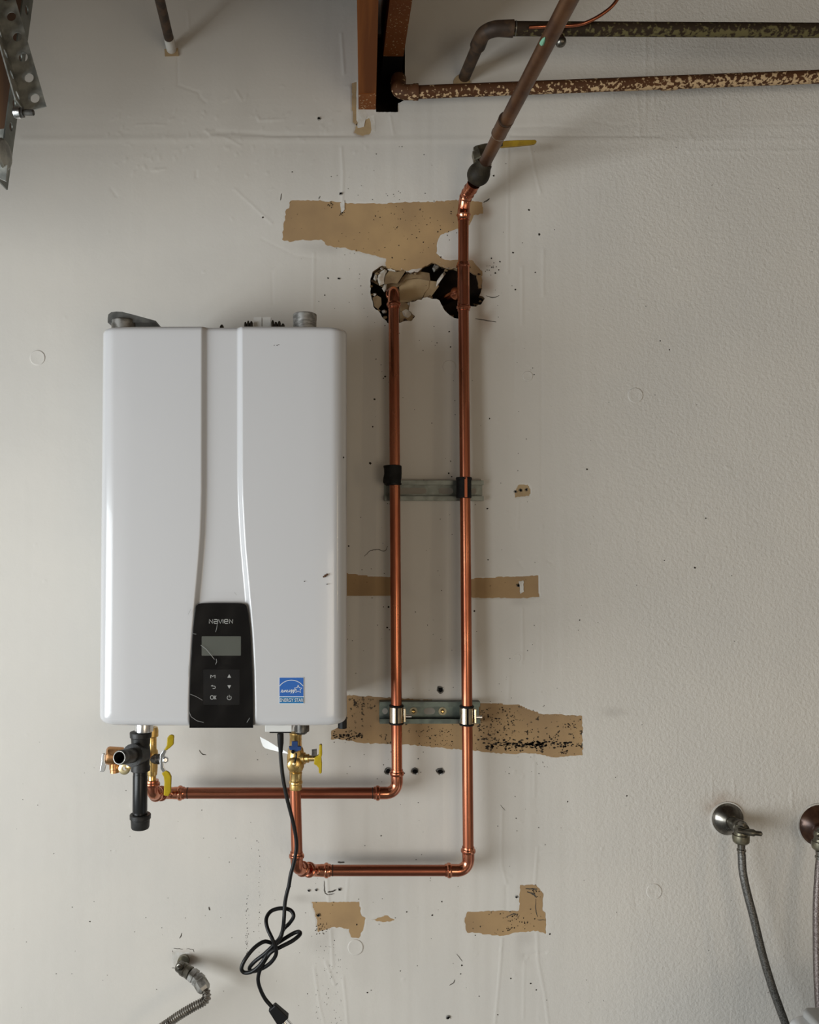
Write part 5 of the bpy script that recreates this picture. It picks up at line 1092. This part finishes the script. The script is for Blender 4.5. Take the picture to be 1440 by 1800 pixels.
# ------------------------------------------------------------------ laundry valves, hoses, washer
def laundry(cx_, cy_, label, escm, body, hose_label, hpts, hm, right=False, ddx=23.5):
    o = thing('laundry_valve', P(cx_, cy_, 0), label, 'valve'); c = P(cx_, cy_, 0.001); R_ = 27.5 * 1.223e-3
    if right: R_ = 36 * 1.223e-3
    MB().lathe(c + V((0, .003, 0)), c + V((0, -1, 0)), [(0, R_), (.004, R_), (.006, R_ * .98), (.012, R_ * .84), (.019, R_ * .62), (.024, R_ * .42), (.025, R_ * .36)], 30).build('escutcheon', M[escm], o, 40)
    if True:
        MB().lathe(c + V((0, .002, 0)), c + V((0, -1, 0)), [(0, R_), (0, R_ * 1.07), (.004, R_ * 1.07), (.004, R_)], 30, cap=False).build('paint_ring', M['white_compound'], o, 40)
    a, b = c + V((0, .0, 0)), P(cx_ + ddx + 1.5, cy_ + 17, .062); ax = (b - a).normalized()
    MB().lathe(a, b, [(0, .0118), (.03, .0118), (.032, .0135), (.046, .0142), (.048, .0155), (.058, .0155), (.060, .0138), (.070, .0125), (.074, .006)], 18).build('valve_body', M[body], o, 35)
    e0_ = P(cx_ + ddx + 1, cy_ + 16, .06); e1_ = P(cx_ + ddx, cy_ + 46, .062)
    vlathe(cx_ + ddx, .062, [(cy_ + 10, 9), (cy_ + 22, 10), (cy_ + 27, 11.5), (cy_ + 28, 14.2), (cy_ + 35, 14.4), (cy_ + 40, 13.5), (cy_ + 43, 10.5), (cy_ + 44, 6)], 'valve_olive', 'hose_nut', o, 18, 30)
    s0 = P(cx_ + ddx - 1.5, cy_ + 22, .074); s1 = P(cx_ + ddx + 38.5, cy_ + 26.5, .085); sx = (s1 - s0).normalized()
    MB().lathe(P(cx_ + ddx - 7.5, cy_ + 20.5, .074), s1, [(0, .002), (.002, .0052), (.018, .0056), (.024, .0072), (.032, .0072), (.036, .0050), ((s1 - s0).length + .004, .0050), ((s1 - s0).length + .006, .002)], 12).build('tee_handle', M['valve_dark'], o, 30)
    q = P(cx_ + ddx + 3.5, cy_ + 12, .078); MB().lathe(q + V((0, .01, 0)), q + V((.1, -1, .2)), [(0, .006), (.01, .006), (.014, .004), (.0145, .001)], 12).build('bonnet', M['chrome_worn'], o, 30)
    h = thing('washer_hose', P(hpts[-1][0], hpts[-1][1], .1), hose_label, 'hose')
    hx, hy = hpts[0]
    vlathe(hx - .5, .064, [(hy - 17, 6.5), (hy - 9, 6.2), (hy - 8, 7.6), (hy - 5, 7.6), (hy - 4, 6.4), (hy + 3, 6.4)], 'chrome_worn', 'ferrule', h, 16)
    pts_ = [P(x, y, .064 + .05 * i / len(hpts)) for i, (x, y) in enumerate(hpts)]
    MB().tube(spline(pts_, 10), .0080, 14).build('braided_tube', M[hm], h, 80)
laundry(1279, 1439.5, 'worn chrome laundry valve with dark lever and round wall plate', 'chrome_worn', 'valve_dark', 'grey braided washer hose hanging from the worn chrome valve',
        [(1304, 1501), (1306, 1532), (1313, 1567), (1325, 1613), (1341, 1679), (1360, 1742), (1381, 1800), (1398, 1850)], 'braid')
laundry(1441, 1451, 'brown laundry valve with round wall plate cut off at the right edge', 'brown_escutcheon', 'brown_escutcheon', 'reddish braided washer hose at the right edge',
        [(1441.5, 1513), (1439, 1545), (1436.5, 1600), (1437, 1680), (1439, 1740), (1443, 1800), (1450, 1850)], 'braid_red', True, 1.0)
flat('bare_drywall_patch', [(1410, 1444), (1416, 1430), (1428, 1424), (1440, 1423), (1440, 1428), (1424, 1440), (1414, 1452)], .0032, .006, M['cream_paper'], wall)
wm = thing('washing_machine', (P(1400, 1780, .20).x + .33, -.5, 0), 'white washing machine whose rounded back corner shows at lower right', 'washing machine')
wc = P(1374, 1782, .20); zt_ = wc.z
def rbox(mb, x0_, x1_, y0_, y1_, zb_, zt2, r, rt):
    ring = lambda ins, z: [V((cx2 + (r - ins) * math.cos(a) if False else cx2 + max(r - ins, .001) * math.cos(a), cy2 + max(r - ins, .001) * math.sin(a), z)) for cx2, cy2, a0 in ((x1_ - r, y1_ - r, 0), (x0_ + r, y1_ - r, 90), (x0_ + r, y0_ + r, 180), (x1_ - r, y0_ + r, 270)) for a in [math.radians(a0 + 90 * i / 6) for i in range(7)]]
    lv = [ring(0, zb_)] + [ring(rt * (1 - math.cos(t)), zt2 - rt + rt * math.sin(t)) for t in np.linspace(0, math.pi / 2, 6)]
    n = len(lv[0]); vs = [p for l in lv for p in l]
    return mb.add(vs, [(j * n + i, j * n + (i + 1) % n, (j + 1) * n + (i + 1) % n, (j + 1) * n + i) for j in range(len(lv) - 1) for i in range(n)] + [tuple(range((len(lv) - 1) * n, len(lv) * n)), tuple(range(n))[::-1]])
rbox(MB(), wc.x, wc.x + .68, -.86, -.19, .02, zt_, .045, .02).build('cabinet', M['washer_white'], wm, 40)
rbox(MB(), wc.x + .035, wc.x + .65, -.40, -.195, zt_ - .02, zt_ + .012, .02, .008).build('console', M['washer_grey'], wm, 40)
for i in (0, 1):
    for j in (0, 1):
        MB().lathe(V((wc.x + .08 + .52 * i, -.78 + .5 * j, 0)), V((wc.x + .08 + .52 * i, -.78 + .5 * j, 1)), [(0, .025), (.012, .022), (.03, .012)], 12).build('foot', M['black_plastic'], wm, 30)

for o in list(bpy.data.objects):
    if o.type == 'MESH' and o.name.split('.')[0] in ('handle_grip', 'lever_grip', 'drain_knob', 'relief_lever', 'handle_plate', 'lever_plate', 'junction_cover', 'strap_ear', 'handle_boss'):
        b = o.modifiers.new('bevel', 'BEVEL'); b.width = 0.0016 if 'grip' in o.name else 0.0008; b.segments = 3; b.limit_method = 'ANGLE'
        o.data.polygons.foreach_set('use_smooth', [True] * len(o.data.polygons)); o.data.set_sharp_from_angle(angle=math.radians(50))
